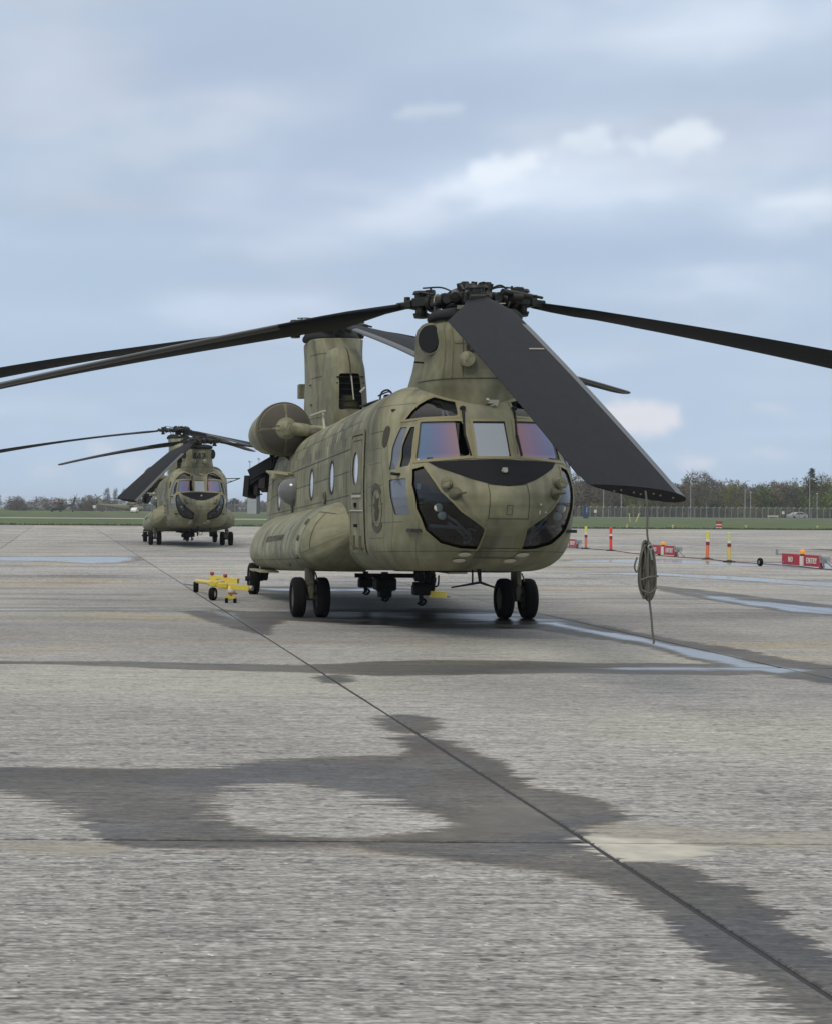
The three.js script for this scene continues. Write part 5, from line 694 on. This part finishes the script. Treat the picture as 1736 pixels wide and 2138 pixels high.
// ---------- lamp posts ----------
const mastMat = std('grey mast', [0.3, 0.32, 0.33], 0.5, 0.2);
for (const [px, h, twin, label] of [[1258, 6.7, 0, 'grey lamp post between nose and rope, taller of the two there'], [1295, 5.8, 1, 'short lamp post just right of the one left of the blade tip'], [1440, 7.3, 0, 'grey lamp post directly under the tip of the drooping blade'], [1553.4, 8, 0, 'tall lamp post left of the broad green shrub'], [1565, 5.6, 1, 'short lamp post close beside the tall one left of the green shrub'], [1688.4, 8.6, 0, 'tallest lamp post, in front of the dark conifer'], [1703.7, 5.4, 1, 'short lamp post right of the one in front of the conifer']]) {
  const d = 366, t = thing('street_lamp', label, 'lamp post', [(px - 127) / 3565 * d, 0, -d]); part('mast', rod([0, 0, 0], [0, h, 0], 0.11, 0.07, 8), mastMat, t);
  part('lamp_head', twin ? [new THREE.SphereGeometry(0.2, 10, 8).scale(1, 0.8, 1).translate(0, h + 0.05, 0)] : [beam([0, h, 0], [0.5, h + 0.12, 0.2], 0.08, 0.08), box(0.6, 0.12, 0.26, 0.6, h + 0.14, 0.22, 0.03)], M.scuffed_pale_paint, t);
}
// ---------- things by the right-hand fence ----------
const at = (px, d) => (px - 127) / 3565 * d;
{ const t = thing('utility_cabinet', 'narrow blue cabinet board standing in front of the fence right of the nose', 'cabinet', [at(1221, 335), 0, -335]); const blue = std('navy enamel', [0.018, 0.045, 0.11], 0.5); part('cabinet_body', box(0.95, 2.55, 0.35, 0, 1.32, 0, 0.03), blue, t); part('notice_panel', box(0.2, 1.1, 0.02, 0.14, 1.7, 0.19), std('pale blue print', [0.2, 0.3, 0.4], 0.6), t); part('cabinet_foot', box(0.8, 0.12, 0.3, 0, 0.06, 0), M.worn_dark_olive_paint, t); }
function car(name, label, x, z, turn, rgb) {
  const t = thing(name, label, 'car', [x, 0, z], turn), paint = std('car paint ' + label.length, rgb, 0.35), sh = new THREE.Shape(); sh.moveTo(-2, 0.35); sh.lineTo(-2.05, 0.7); sh.lineTo(-1.95, 0.95); sh.lineTo(-1.1, 1.02); sh.lineTo(-0.5, 1.42); sh.lineTo(0.8, 1.45); sh.lineTo(1.6, 1.05); sh.lineTo(2.02, 0.95); sh.lineTo(2.05, 0.35); sh.closePath();
  part('body', new THREE.ExtrudeGeometry(sh, { depth: 1.56, bevelEnabled: true, bevelSize: 0.06, bevelThickness: 0.06, bevelSegments: 2 }).translate(0, 0, -0.78), paint, t);
  for (const s of [-1, 1]) { const w = new THREE.Shape(); w.moveTo(-0.95, 1.02); w.lineTo(-0.45, 1.36); w.lineTo(0.72, 1.38); w.lineTo(1.3, 1.04); w.closePath(); part('side_window', new THREE.ExtrudeGeometry(w, { depth: 0.02, bevelEnabled: false }).translate(0, 0, s > 0 ? 0.835 : -0.855), black, t); for (const x2 of [-1.3, 1.3]) part('wheel', rod([x2, 0.32, s * 0.62], [x2, 0.32, s * 0.86], 0.32, 0.32, 16), rubber, t); }
  part('windscreen', beam([-1.06, 1.06, 0], [-0.56, 1.42, 0], 1.4, 0.03), black, t); return t;
}
car('parked_car', 'pale silver car behind the fence near the right edge', at(1662, 366), -366, 0.25, [0.5, 0.52, 0.52]);
{ const t = thing('barrier_board', 'low white barrier board in front of the fence, left of the pale car', 'barrier', [at(1612, 357), 0, -357]); part('board', box(2.3, 0.35, 0.06, 0, 0.62, 0), M.scuffed_pale_paint, t); for (const s of [-1, 1]) part('leg', box(0.08, 0.6, 0.08, s * 0.9, 0.3, 0), M.scuffed_pale_paint, t); }
for (const [px, y, d, label] of [[1632, 1.35, 360.5, 'small white notice plate on the right-hand fence, left of the pale car'], [1240, 1.4, 360.5, 'small white notice plate on the fence just right of the blue cabinet']]) { const t = thing('fence_notice', label, 'sign', [at(px, d), 0, -d + 0.3]); part('plate', box(0.55, 0.6, 0.02, 0, y, 0), std('notice white', [0.62, 0.62, 0.5], 0.6), t); part('fixing', box(0.05, y + 0.2, 0.04, 0, y / 2, -0.03), fenceMat, t); }
// striped marker drum, little yellow edge markers, leaning sticks
{ const t = thing('runway_marker', 'red and white striped marker on the grass edge at the right', 'marker', [at(1499.5, 153.2), 0.03, -153.2]), red = std('marker red', [0.35, 0.03, 0.035], 0.6), wh = std('marker white', [0.62, 0.62, 0.6], 0.6); [[0, 0.2, wh], [0.2, 0.16, red], [0.36, 0.1, wh], [0.46, 0.26, red]].forEach(([y, h, m]) => part('band', rod([0, y, 0], [0, y + h, 0], 0.265, 0.265, 20), m, t)); part('lid', rod([0, 0.72, 0], [0, 0.735, 0], 0.24, 0.2, 20), red, t); }
const yel = std('faded yellow plastic', [0.5, 0.46, 0.16], 0.6);
[[1307.5, 'between the rope and the leaning yellow sticks'], [1403.3, 'left of the striped red marker, below the blade tip'], [1555.8, 'right of the striped red marker'], [1704.8, 'nearest the right edge of the picture']].forEach(([px, w]) => { const t = thing('edge_marker', 'small yellow grass-edge marker ' + w, 'marker', [at(px, 154), 0.03, -154], 0, 'yellow edge markers along the grass'); part('post', rod([0, 0, 0], [0, 0.28, 0], 0.07, 0.06, 10), yel, t); part('cap', lathe([[0.1, 0.28], [0.1, 0.34], [0, 0.36]], 12), yel, t); part('foot', rod([0, 0, 0], [0, 0.03, 0], 0.12, 0.12, 10), yel, t); });
[[1313, -0.1, 'left'], [1328.6, 0.3, 'right']].forEach(([px, l, w]) => { const t = thing('marker_stake', (w === 'left' ? 'upright' : 'leaning') + ' yellow stake in the grass below the blade, the ' + w + ' of the pair', 'stake', [at(px, 240), 0.03, -240]); part('stake', beam([-l * 0.6, 0, 0], [l * 0.8, 1.15, 0], 0.16, 0.1), yel, t); part('stake_top', box(0.28, 0.1, 0.1, l * 0.85, 1.15, 0, 0.02), yel, t); });
// ---------- far left: lattice of masts, grey block, parked helicopters ----------
{ const x = at(528, 464), t = thing('equipment_block', 'pale grey tall block with a dark side between the two tandem helicopters', 'building', [x, 0, -464]); part('wall', box(2.3, 9.4, 2.6, -0.3, 4.7, 0, 0.04), std('pale cladding', [0.36, 0.38, 0.4], 0.7), t); part('side_bay', box(1.0, 7.6, 2.2, 1.35, 3.8, -0.2, 0.03), std('dark cladding', [0.06, 0.07, 0.09], 0.7), t); for (let k = 1; k < 6; k++) part('cladding_joint', box(2.32, 0.05, 2.62, -0.3, k * 1.55, 0), M.grey_mast, t); part('roof', box(2.5, 0.12, 2.8, -0.3, 9.46, 0), M.grey_mast, t); }
for (const [px, h, w] of [[521, 14.2, 'left'], [540, 15, 'right']]) { const t = thing('light_mast', 'tall thin floodlight mast above the grey block, the ' + w + ' of the two', 'mast', [at(px, 470), 0, -470]); part('mast', rod([0, 0, 0], [0, h, 0], 0.14, 0.08, 8), mastMat, t); part('floodlight', [box(0.9, 0.2, 0.4, 0.0, h + 0.1, 0.1, 0.03), box(0.3, 0.25, 0.3, -0.2, h + 0.28, 0.1, 0.03)], mastMat, t); }
{ const t = thing('aerial_mast', 'slender mast with a small dark drum between the two floodlight masts', 'mast', [at(532.5, 470), 0, -470]); part('mast', rod([0, 0, 0], [0, 12.2, 0], 0.06, 0.04, 6), mastMat, t); part('drum', rod([-0.35, 12.7, 0], [0.35, 12.7, 0], 0.38, 0.38, 14), M.bark_1, t); }
function utilityHelicopter(name, label, x, z, turn, mats) {
  const t = thing(name, label, 'helicopter', [x, 0, z], turn, undefined), [paint, dark] = mats;
  const S = [[0, 1.2, 0.05, 0.05], [0.3, 1.15, 0.7, 0.45], [1.2, 1.25, 1.05, 0.75], [2.2, 1.5, 1.15, 1.0], [4, 1.55, 1.18, 1.05], [6, 1.6, 1.15, 1.0], [8, 1.8, 0.75, 0.7], [10, 2.0, 0.4, 0.42], [14, 2.35, 0.2, 0.28]];
  part('fuselage', gridGeo(20, 40, (i, j) => { const k = j * (S.length - 1), a = Math.min(S.length - 2, Math.floor(k)), f = k - a, [zz, y, w, h] = S[a].map((q, c) => mix(q, S[a + 1][c], f)), an = i * 6.2832; return V(w * spw(Math.cos(an), 0.75), y + h * spw(Math.sin(an), 0.75), -zz + 5); }), paint, t);
  for (const s of [-1, 1]) { part('engine', lathe([[0, 0], [0.34, 0.05], [0.42, 0.5], [0.4, 2], [0.3, 2.8], [0, 2.85]], 16).rotateX(-Math.PI / 2).translate(s * 0.75, 2.75, 2.6), paint, t); part('inlet_cover', lathe([[0, 0.14], [0.3, 0.1], [0.37, 0], [0.37, -0.05]], 16).rotateX(Math.PI / 2).translate(s * 0.75, 2.75, 2.62), coverRed, t); part('cockpit_window', beam([s * 0.45, 2.36, 2.9], [s * 0.42, 1.75, 3.98], 0.75, 0.05), dark, t); part('cabin_window', box(0.03, 0.6, 1.2, s * 1.19, 1.8, 1.4), dark, t);
    part('main_wheel', rod([s * 1.35, 0.33, 2.6], [s * 1.6, 0.33, 2.6], 0.33, 0.33, 18), rubber, t); part('gear_leg', beam([s * 1.0, 1.0, 2.4], [s * 1.4, 0.35, 2.6], 0.14, 0.14), paint, t); }
  part('rotor_pylon', lathe([[0.75, 0], [0.7, 0.5], [0.4, 0.9], [0.14, 1.0], [0.12, 1.35], [0, 1.4]], 18).scale(1, 1, 1.7).translate(0, 2.45, 1.0), paint, t); part('rotor_hub', lathe([[0, 0.2], [0.4, 0.14], [0.45, 0], [0.3, -0.1], [0, -0.1]], 16).translate(0, 3.85, 1.0), dark, t);
  for (let k = 0; k < 4; k++) { const a = 0.4 + k * Math.PI / 2; part('rotor_blade', beam([0.4 * Math.cos(a), 3.88, 1 + 0.4 * Math.sin(a)], [8.1 * Math.cos(a), 3.35, 1 + 8.1 * Math.sin(a)], 0.53, 0.07), bladeGrey, t); }
  const fin = new THREE.Shape(); fin.moveTo(0, 0); fin.lineTo(-1.6, 2.3); fin.lineTo(-2.4, 2.3); fin.lineTo(-1.5, -0.1); fin.closePath(); part('tail_fin', new THREE.ExtrudeGeometry(fin, { depth: 0.16, bevelEnabled: true, bevelSize: 0.03, bevelThickness: 0.03, bevelSegments: 1 }).rotateY(-Math.PI / 2).translate(0.08, 2.3, -7.6), paint, t); part('stabilator', box(4.2, 0.1, 0.9, 0, 2.2, -8.6, 0.03), paint, t);
  for (let k = 0; k < 4; k++) { const a = 0.6 + k * Math.PI / 2; part('tail_rotor_blade', beam([0.25, 4.4, -9.7], [0.25, 4.4 + 1.6 * Math.sin(a), -9.7 + 1.6 * Math.cos(a)], 0.04, 0.2), bladeGrey, t); } part('tail_wheel', rod([-0.1, 0.22, -8.2], [0.1, 0.22, -8.2], 0.22, 0.22, 14), rubber, t); part('tail_strut', beam([0, 0.25, -8.2], [0, 1.9, -7.4], 0.12, 0.12), paint, t);
  return t;
}
const coverRed = std('red inlet cover', [0.32, 0.035, 0.03], 0.8), bladeGrey = std('grey-green blade', [0.075, 0.08, 0.06], 0.7), darkHeli = std('dark green airframe', [0.04, 0.046, 0.04], 0.6), paleHeli = std('pale olive airframe', [0.17, 0.17, 0.1], 0.7);
utilityHelicopter('utility_helicopter', 'dark utility helicopter with red inlet covers on the far grass at the left', at(126, 530), -530, -0.5, [darkHeli, M.black_paint]);
utilityHelicopter('utility_helicopter', 'pale olive helicopter, tail to the left, beyond the drooping blade of the far tandem one', at(268, 525), -528, 1.32, [paleHeli, M.black_paint]);
car('parked_van', 'white vehicle on the far grass beside the pale olive helicopter, below the far blade tip', at(281, 500), -500, 1.35, [0.7, 0.7, 0.7]);
for (const [px, w] of [[259, 'right of'], [355.5 - 96, 'below']].slice(0, 1)) { const t = thing('marker_board', 'small white board on a post on the far left grass, between the two far helicopters', 'sign', [at(260 - 63, 560), 0, -560]); part('board', new THREE.CylinderGeometry(0.55, 0.55, 0.06, 18).rotateX(Math.PI / 2).translate(0, 1.7, 0), M.marker_white, t); part('post', rod([0, 0, -0.05], [0, 1.4, -0.05], 0.05), mastMat, t); }
// ---------- flexible delineator posts ----------
const col = (n, c, r = 0.55) => std(n, c, r);
const fluoYellow = col('yellow sheeting', [0.62, 0.62, 0.08]), paleYellow = col('pale yellow sheeting', [0.52, 0.56, 0.28]), cream = col('cream plastic', [0.62, 0.5, 0.16]), orange = col('orange plastic', [0.68, 0.16, 0.05]), redOrange = col('red-orange plastic', [0.7, 0.045, 0.025]), faded = col('faded salmon plastic', [0.55, 0.17, 0.1]), white = col('white sheeting', [0.68, 0.68, 0.66]), darkRed = col('dark red sheeting', [0.2, 0.012, 0.025]), baseRub = col('rubber base', [0.03, 0.026, 0.026], 0.85);
for (const [px, d, top, low, label] of [[1222, 73.9, fluoYellow, faded, 'salmon traffic post with a yellow top, leftmost, close to the nose'], [1274, 70.8, redOrange, redOrange, 'bright red-orange traffic post left of the hanging rope'], [1475.6, 59.2, fluoYellow, orange, 'orange traffic post with a yellow top, right of the rope'], [1521.5, 56.5, paleYellow, cream, 'pale yellow traffic post, nearest the big NO ENTRY board']]) {
  const t = thing('delineator_post', label, 'traffic post', [at(px, d), 0, -d], 0, 'traffic posts along the closed apron edge'), lean = (h2(Math.round(px), 4) - 0.5) * 0.03; t.rotation.z = 0;
  part('base', lathe([[0, 0.07], [0.06, 0.07], [0.09, 0.05], [0.19, 0.035], [0.2, 0.0], [0, 0]], 20), baseRub, t);
  [[0.06, 0.5, low, 0.055], [0.5, 0.62, darkRed, 0.059], [0.62, 0.7, white, 0.059], [0.7, 0.96, top, 0.055]].forEach(([a, b, m, r]) => part(m === white ? 'reflective_band' : m === darkRed ? 'dark_band' : 'tube', rod([lean * a, a, 0], [lean * b, b, 0], r, r, 16), m, t)); part('cap', lathe([[0.055, 0.96], [0.05, 0.975], [0, 0.98]], 14).translate(lean, 0, 0), top, t);
}
// ---------- NO ENTRY boards on low trailers ----------
const signRed = col('sign red', [0.42, 0.018, 0.035], 0.45), galv = std('galvanised frame', [0.34, 0.35, 0.36], 0.45, 0.5), amber = new THREE.MeshStandardMaterial({ name: 'amber lamp', color: new THREE.Color().setRGB(0.6, 0.2, 0.02), roughness: 0.3, emissive: new THREE.Color().setRGB(1, 0.42, 0.06), emissiveIntensity: 0.3 });
function noEntry(label, x, z, turn, outrigger = true) {
  const t = thing('no_entry_board', label, 'barrier sign', [x, 0, z], turn, 'NO ENTRY boards across the apron');
  const txt = (s, size, zz, name) => { const g = letters(s, size, 0.008, 0.95); g.rotateY(-Math.PI / 2); g.translate(-0.034, 0.225, zz); part(name, g, white, t); };
  part('sign_panel', box(0.05, 0.34, 1.22, 0, 0.225, -0.68, 0.01), signRed, t); part('sign_panel', box(0.05, 0.34, 1.12, 0, 0.225, 0.74, 0.01), signRed, t); txt('NO', 0.16, -0.66, 'lettering'); txt('ENTRY', 0.17, 0.74, 'lettering');
  part('lamp_post', box(0.09, 0.3, 0.16, -0.01, 0.2, 0.06, 0.01), white, t); part('warning_lamp', lathe([[0.05, 0], [0.075, 0.02], [0.075, 0.09], [0.05, 0.13], [0, 0.14]], 18).translate(0, 0.4, 0.06), amber, t); part('lamp_collar', rod([0, 0.35, 0.06], [0, 0.4, 0.06], 0.06, 0.06, 16), black, t);
  part('frame', [beam([0.05, 0.08, -1.3], [0.05, 0.08, 1.35], 0.05, 0.05), beam([0.05, 0.36, -1.3], [0.05, 0.36, 1.35], 0.03, 0.03)], galv, t);
  if (outrigger) part('axle', [rod([0, 0.125, -1.1], [-0.75, 0.125, -1.1], 0.018), beam([0.03, 0.36, -1.3], [0.03, 0.36, -1.75], 0.04, 0.04), box(0.06, 0.18, 0.06, 0.03, 0.42, -1.75)], galv, t);
  for (const xx of outrigger ? [-0.78] : [0.3]) { const w = new THREE.Group(); w.name = 'wheel'; w.position.set(xx, 0.125, -1.1); t.add(w); part('tyre', lathe([[0.07, -0.045], [0.11, -0.05], [0.125, -0.03], [0.125, 0.03], [0.11, 0.05], [0.07, 0.045]], 22).rotateZ(Math.PI / 2), rubber, w); part('rim', rod([-0.03, 0, 0], [0.03, 0, 0], 0.075, 0.075, 16), galv, w); }
  part('winch_unit', [box(0.2, 0.2, 0.26, 0.0, 0.28, 1.5, 0.02), rod([-0.12, 0.36, 1.46], [0.12, 0.36, 1.46], 0.07, 0.07, 14), beam([0, 0.24, 1.6], [-0.1, 0.06, 2.3], 0.05, 0.05), box(0.1, 0.1, 0.1, -0.08, 0.33, 1.62, 0.01), rod([0, 0.3, 1.4], [0, 0.02, 1.45], 0.02)], galv, t); part('support_foot', box(0.14, 0.05, 0.1, 0, 0.025, 1.3, 0.01), black, t);
  return t;
}
noEntry('largest red NO ENTRY board with an amber lamp, at the right edge', 22.3, -51.45, 0.02); noEntry('middle red NO ENTRY board, just right of the hanging rope', 22.35, -63.5, 0.03, false); noEntry('half hidden red NO ENTRY board, its end just showing past the nose', 22.6, -76.2, 0.02, false);
tag(part('marker_rope', tube([[23.2, 0.02, -84], [22.75, 0.018, -74], [22.85, 0.02, -71], [22.2, 0.018, -66], [22.25, 0.02, -61], [22.4, 0.018, -59.3], [22.1, 0.02, -56.4], [22.45, 0.018, -52.5], [22.1, 0.02, -49], [22.6, 0.018, -45]], 0.014, 120, 6), col('red rope', [0.17, 0.05, 0.05], 0.8), scene), 'thin red rope lying on the concrete between the traffic posts and boards', 'rope');
// ---------- the tie-down rope coiled under the blade tip ----------
{
  const x = 4.665, z = -13.6, ropeMat = std('grey-brown rope', [0.105, 0.105, 0.085], 0.95), t = thing('tie_down_rope', 'coiled grey-green rope hanging under the tip of the drooping blade, its end dangling', 'rope', [x, 0, z]), R = rng(5);
  part('hanging_line', tube([[-0.01, 1.85, -0.02], [0, 1.7, 0], [0, 1.5, 0.0], [0.01, 1.44, 0]], 0.008, 16, 6), ropeMat, t);
  for (let k = 0; k < 13; k++) { const a = k * 2.4, w = 0.026 + 0.036 * R(), top = 1.455 - 0.05 * R(), bot = 0.955 + 0.05 * R() + (k % 4 === 0 ? 0.05 : 0), dx = (R() - 0.5) * 0.045, dz = (R() - 0.5) * 0.06, c = Math.cos(a * 0.3), s = Math.sin(a * 0.3) * 0.5, P = []; for (let i = 0; i <= 12; i++) { const u = i / 12 * 6.2832, wy = Math.sin(u), e = Math.sign(wy) * Math.pow(Math.abs(wy), 0.8); const jx = 0.012 * (vn(k * 3.1 + i * 0.6, 4) - 0.5), jz = 0.02 * (vn(k * 5.3 + i * 0.5, 9) - 0.5); P.push([jx + dx + c * Math.cos(u) * w * (1.15 - 0.3 * wy), mix(bot, top, 0.5 + 0.5 * e), jz + dz + s * Math.cos(u) * w]); } part('coil', tube(P, 0.0085, 60, 6), ropeMat, t); }
  part('binding', [tube([[-0.09, 1.32, 0.03], [-0.11, 1.24, 0.03], [-0.09, 1.2, 0.03], [-0.06, 1.32, 0.03]], 0.007, 20, 6), tube([[-0.07, 1.14, 0.05], [0.0, 1.165, 0.06], [0.075, 1.17, 0.03], [0.06, 1.18, -0.03]], 0.008, 20, 6), tube([[-0.06, 1.06, 0.05], [0.0, 1.04, 0.065], [0.06, 1.08, 0.05]], 0.008, 16, 6)], ropeMat, t); part('shackle', [new THREE.TorusGeometry(0.018, 0.006, 6, 14).translate(0.008, 1.4, 0.05), rod([0.008, 1.38, 0.05], [0.02, 1.3, 0.05], 0.008)], M.bare_steel, t);
  part('dangling_end', tube([[0.02, 0.97, 0], [0.035, 0.86, 0], [0.045, 0.74, 0], [0.058, 0.64, 0.0], [0.052, 0.632, 0]], 0.0085, 24, 6), ropeMat, t);
}
// ---------- yellow towing dolly and wheel chocks ----------
{
  const yellow = std('yellow enamel', [0.62, 0.5, 0.06], 0.45), redCap = std('red knob', [0.3, 0.05, 0.06], 0.6), t = thing('tow_dolly', 'yellow towing dolly with red knobs beside the rear wheel of the nearest helicopter', 'dolly', [2.78, 0, -31.1]);
  const wheel = (x, z, r, rot) => { const w = new THREE.Group(); w.name = 'wheel'; w.position.set(x, r, z); w.rotation.y = rot; t.add(w); part('tyre', lathe([[r * 0.55, -0.045], [r * 0.9, -0.05], [r, -0.025], [r, 0.025], [r * 0.9, 0.05], [r * 0.55, 0.045]], 26).rotateZ(Math.PI / 2), rubber, w); part('rim', [rod([-0.03, 0, 0], [0.035, 0, 0], r * 0.56, r * 0.56, 18), rod([-0.05, 0, 0], [0.055, 0, 0], r * 0.2, r * 0.2, 12)], white, w); };
  wheel(0.0, 0, 0.12, -0.42); wheel(-0.07, -3.0, 0.108, -0.12); part('axle_tube', rod([-0.07, 0.23, -2.85], [-0.03, 0.31, -0.3], 0.042, 0.042, 14), yellow, t); part('axle_stub', rod([-0.07, 0.14, -3.0], [-0.3, 0.17, -3.15], 0.025), galv, t);
  part('centre_frame', [box(0.2, 0.11, 0.3, 0.05, 0.31, -0.05, 0.02), box(0.16, 0.1, 0.34, 0.16, 0.28, 0.05, 0.02), rod([-0.03, 0.31, -0.3], [0.08, 0.3, 0.12], 0.055, 0.055, 14)], yellow, t); part('hand_pump', [box(0.16, 0.06, 0.14, 0.14, 0.37, -0.1, 0.01), rod([0.1, 0.35, 0.06], [0.2, 0.35, 0.06], 0.035, 0.035, 12)], M.worn_pale_metal, t);
  part('tow_bar', [beam([0.2, 0.265, 0.1], [0.62, 0.25, 0.45], 0.08, 0.085)], yellow, t); part('upper_bar', [beam([-0.02, 0.41, -0.2], [0.24, 0.4, 0.0], 0.07, 0.07), beam([0.18, 0.375, 0.02], [0.44, 0.365, 0.18], 0.09, 0.085)], yellow, t); part('hitch', [rod([0.61, 0.25, 0.44], [0.67, 0.25, 0.48], 0.04, 0.045, 14)], M.worn_pale_metal, t);
  for (const [x, y, z] of [[0.0, 0.46, -0.2], [0.22, 0.43, 0.02]]) { part('knob_post', rod([x, y - 0.08, z], [x, y, z], 0.02), yellow, t); part('knob', lathe([[0, 0.065], [0.034, 0.06], [0.038, 0.025], [0.022, 0], [0, 0]], 16).translate(x, y - 0.01, z), redCap, t); }
  part('caster_leg', [rod([0.24, 0.1, 0.75], [0.27, 0.25, 0.42], 0.04, 0.04, 12), beam([0.16, 0.1, 0.78], [0.33, 0.1, 0.8], 0.05, 0.05)], yellow, t); part('jack_pad', lathe([[0, 0.06], [0.05, 0.055], [0.08, 0.0], [0.05, -0.03], [0, -0.03]], 18).translate(0.26, 0.19, 0.7), M.scuffed_pale_paint, t); part('jack_handle', rod([0.2, 0.165, 0.8], [0.36, 0.17, 0.78], 0.016), redCap, t);
  for (const x of [0.17, 0.32]) { part('caster_fork', box(0.04, 0.1, 0.04, x, 0.085, 0.79), yellow, t); part('caster_wheel', rod([x - 0.025, 0.045, 0.8], [x + 0.025, 0.045, 0.8], 0.045, 0.045, 16), rubber, t); }
}
for (const [x, z, turn, label] of [[7.2, -32.75, 0.1, 'yellow wheel chock lying by the far rear wheel, seen under the belly'], [7.28, -33.95, 0.0, 'yellow chock behind the far rear wheel, mostly hidden by the tyre']]) {
  const t = thing('wheel_chock', label, 'chock', [x, 0, z], turn), s = new THREE.Shape(); s.moveTo(-0.09, 0); s.lineTo(0.09, 0); s.lineTo(0.055, 0.1); s.lineTo(-0.055, 0.1); s.closePath(); part('block', new THREE.ExtrudeGeometry(s, { depth: 0.34, bevelEnabled: true, bevelSize: 0.006, bevelThickness: 0.006, bevelSegments: 1 }).translate(0, 0.006, -0.17).rotateY(Math.PI / 2), M.yellow_enamel, t); part('chock_rope', tube([[0.1, 0.06, 0], [0.16, 0.1, 0.03], [0.14, 0.02, 0.06], [0.24, 0.012, 0.1]], 0.009, 20, 5), M['grey-brown_rope'], t);
}
shadows(scene);
renderer.render(scene, camera);
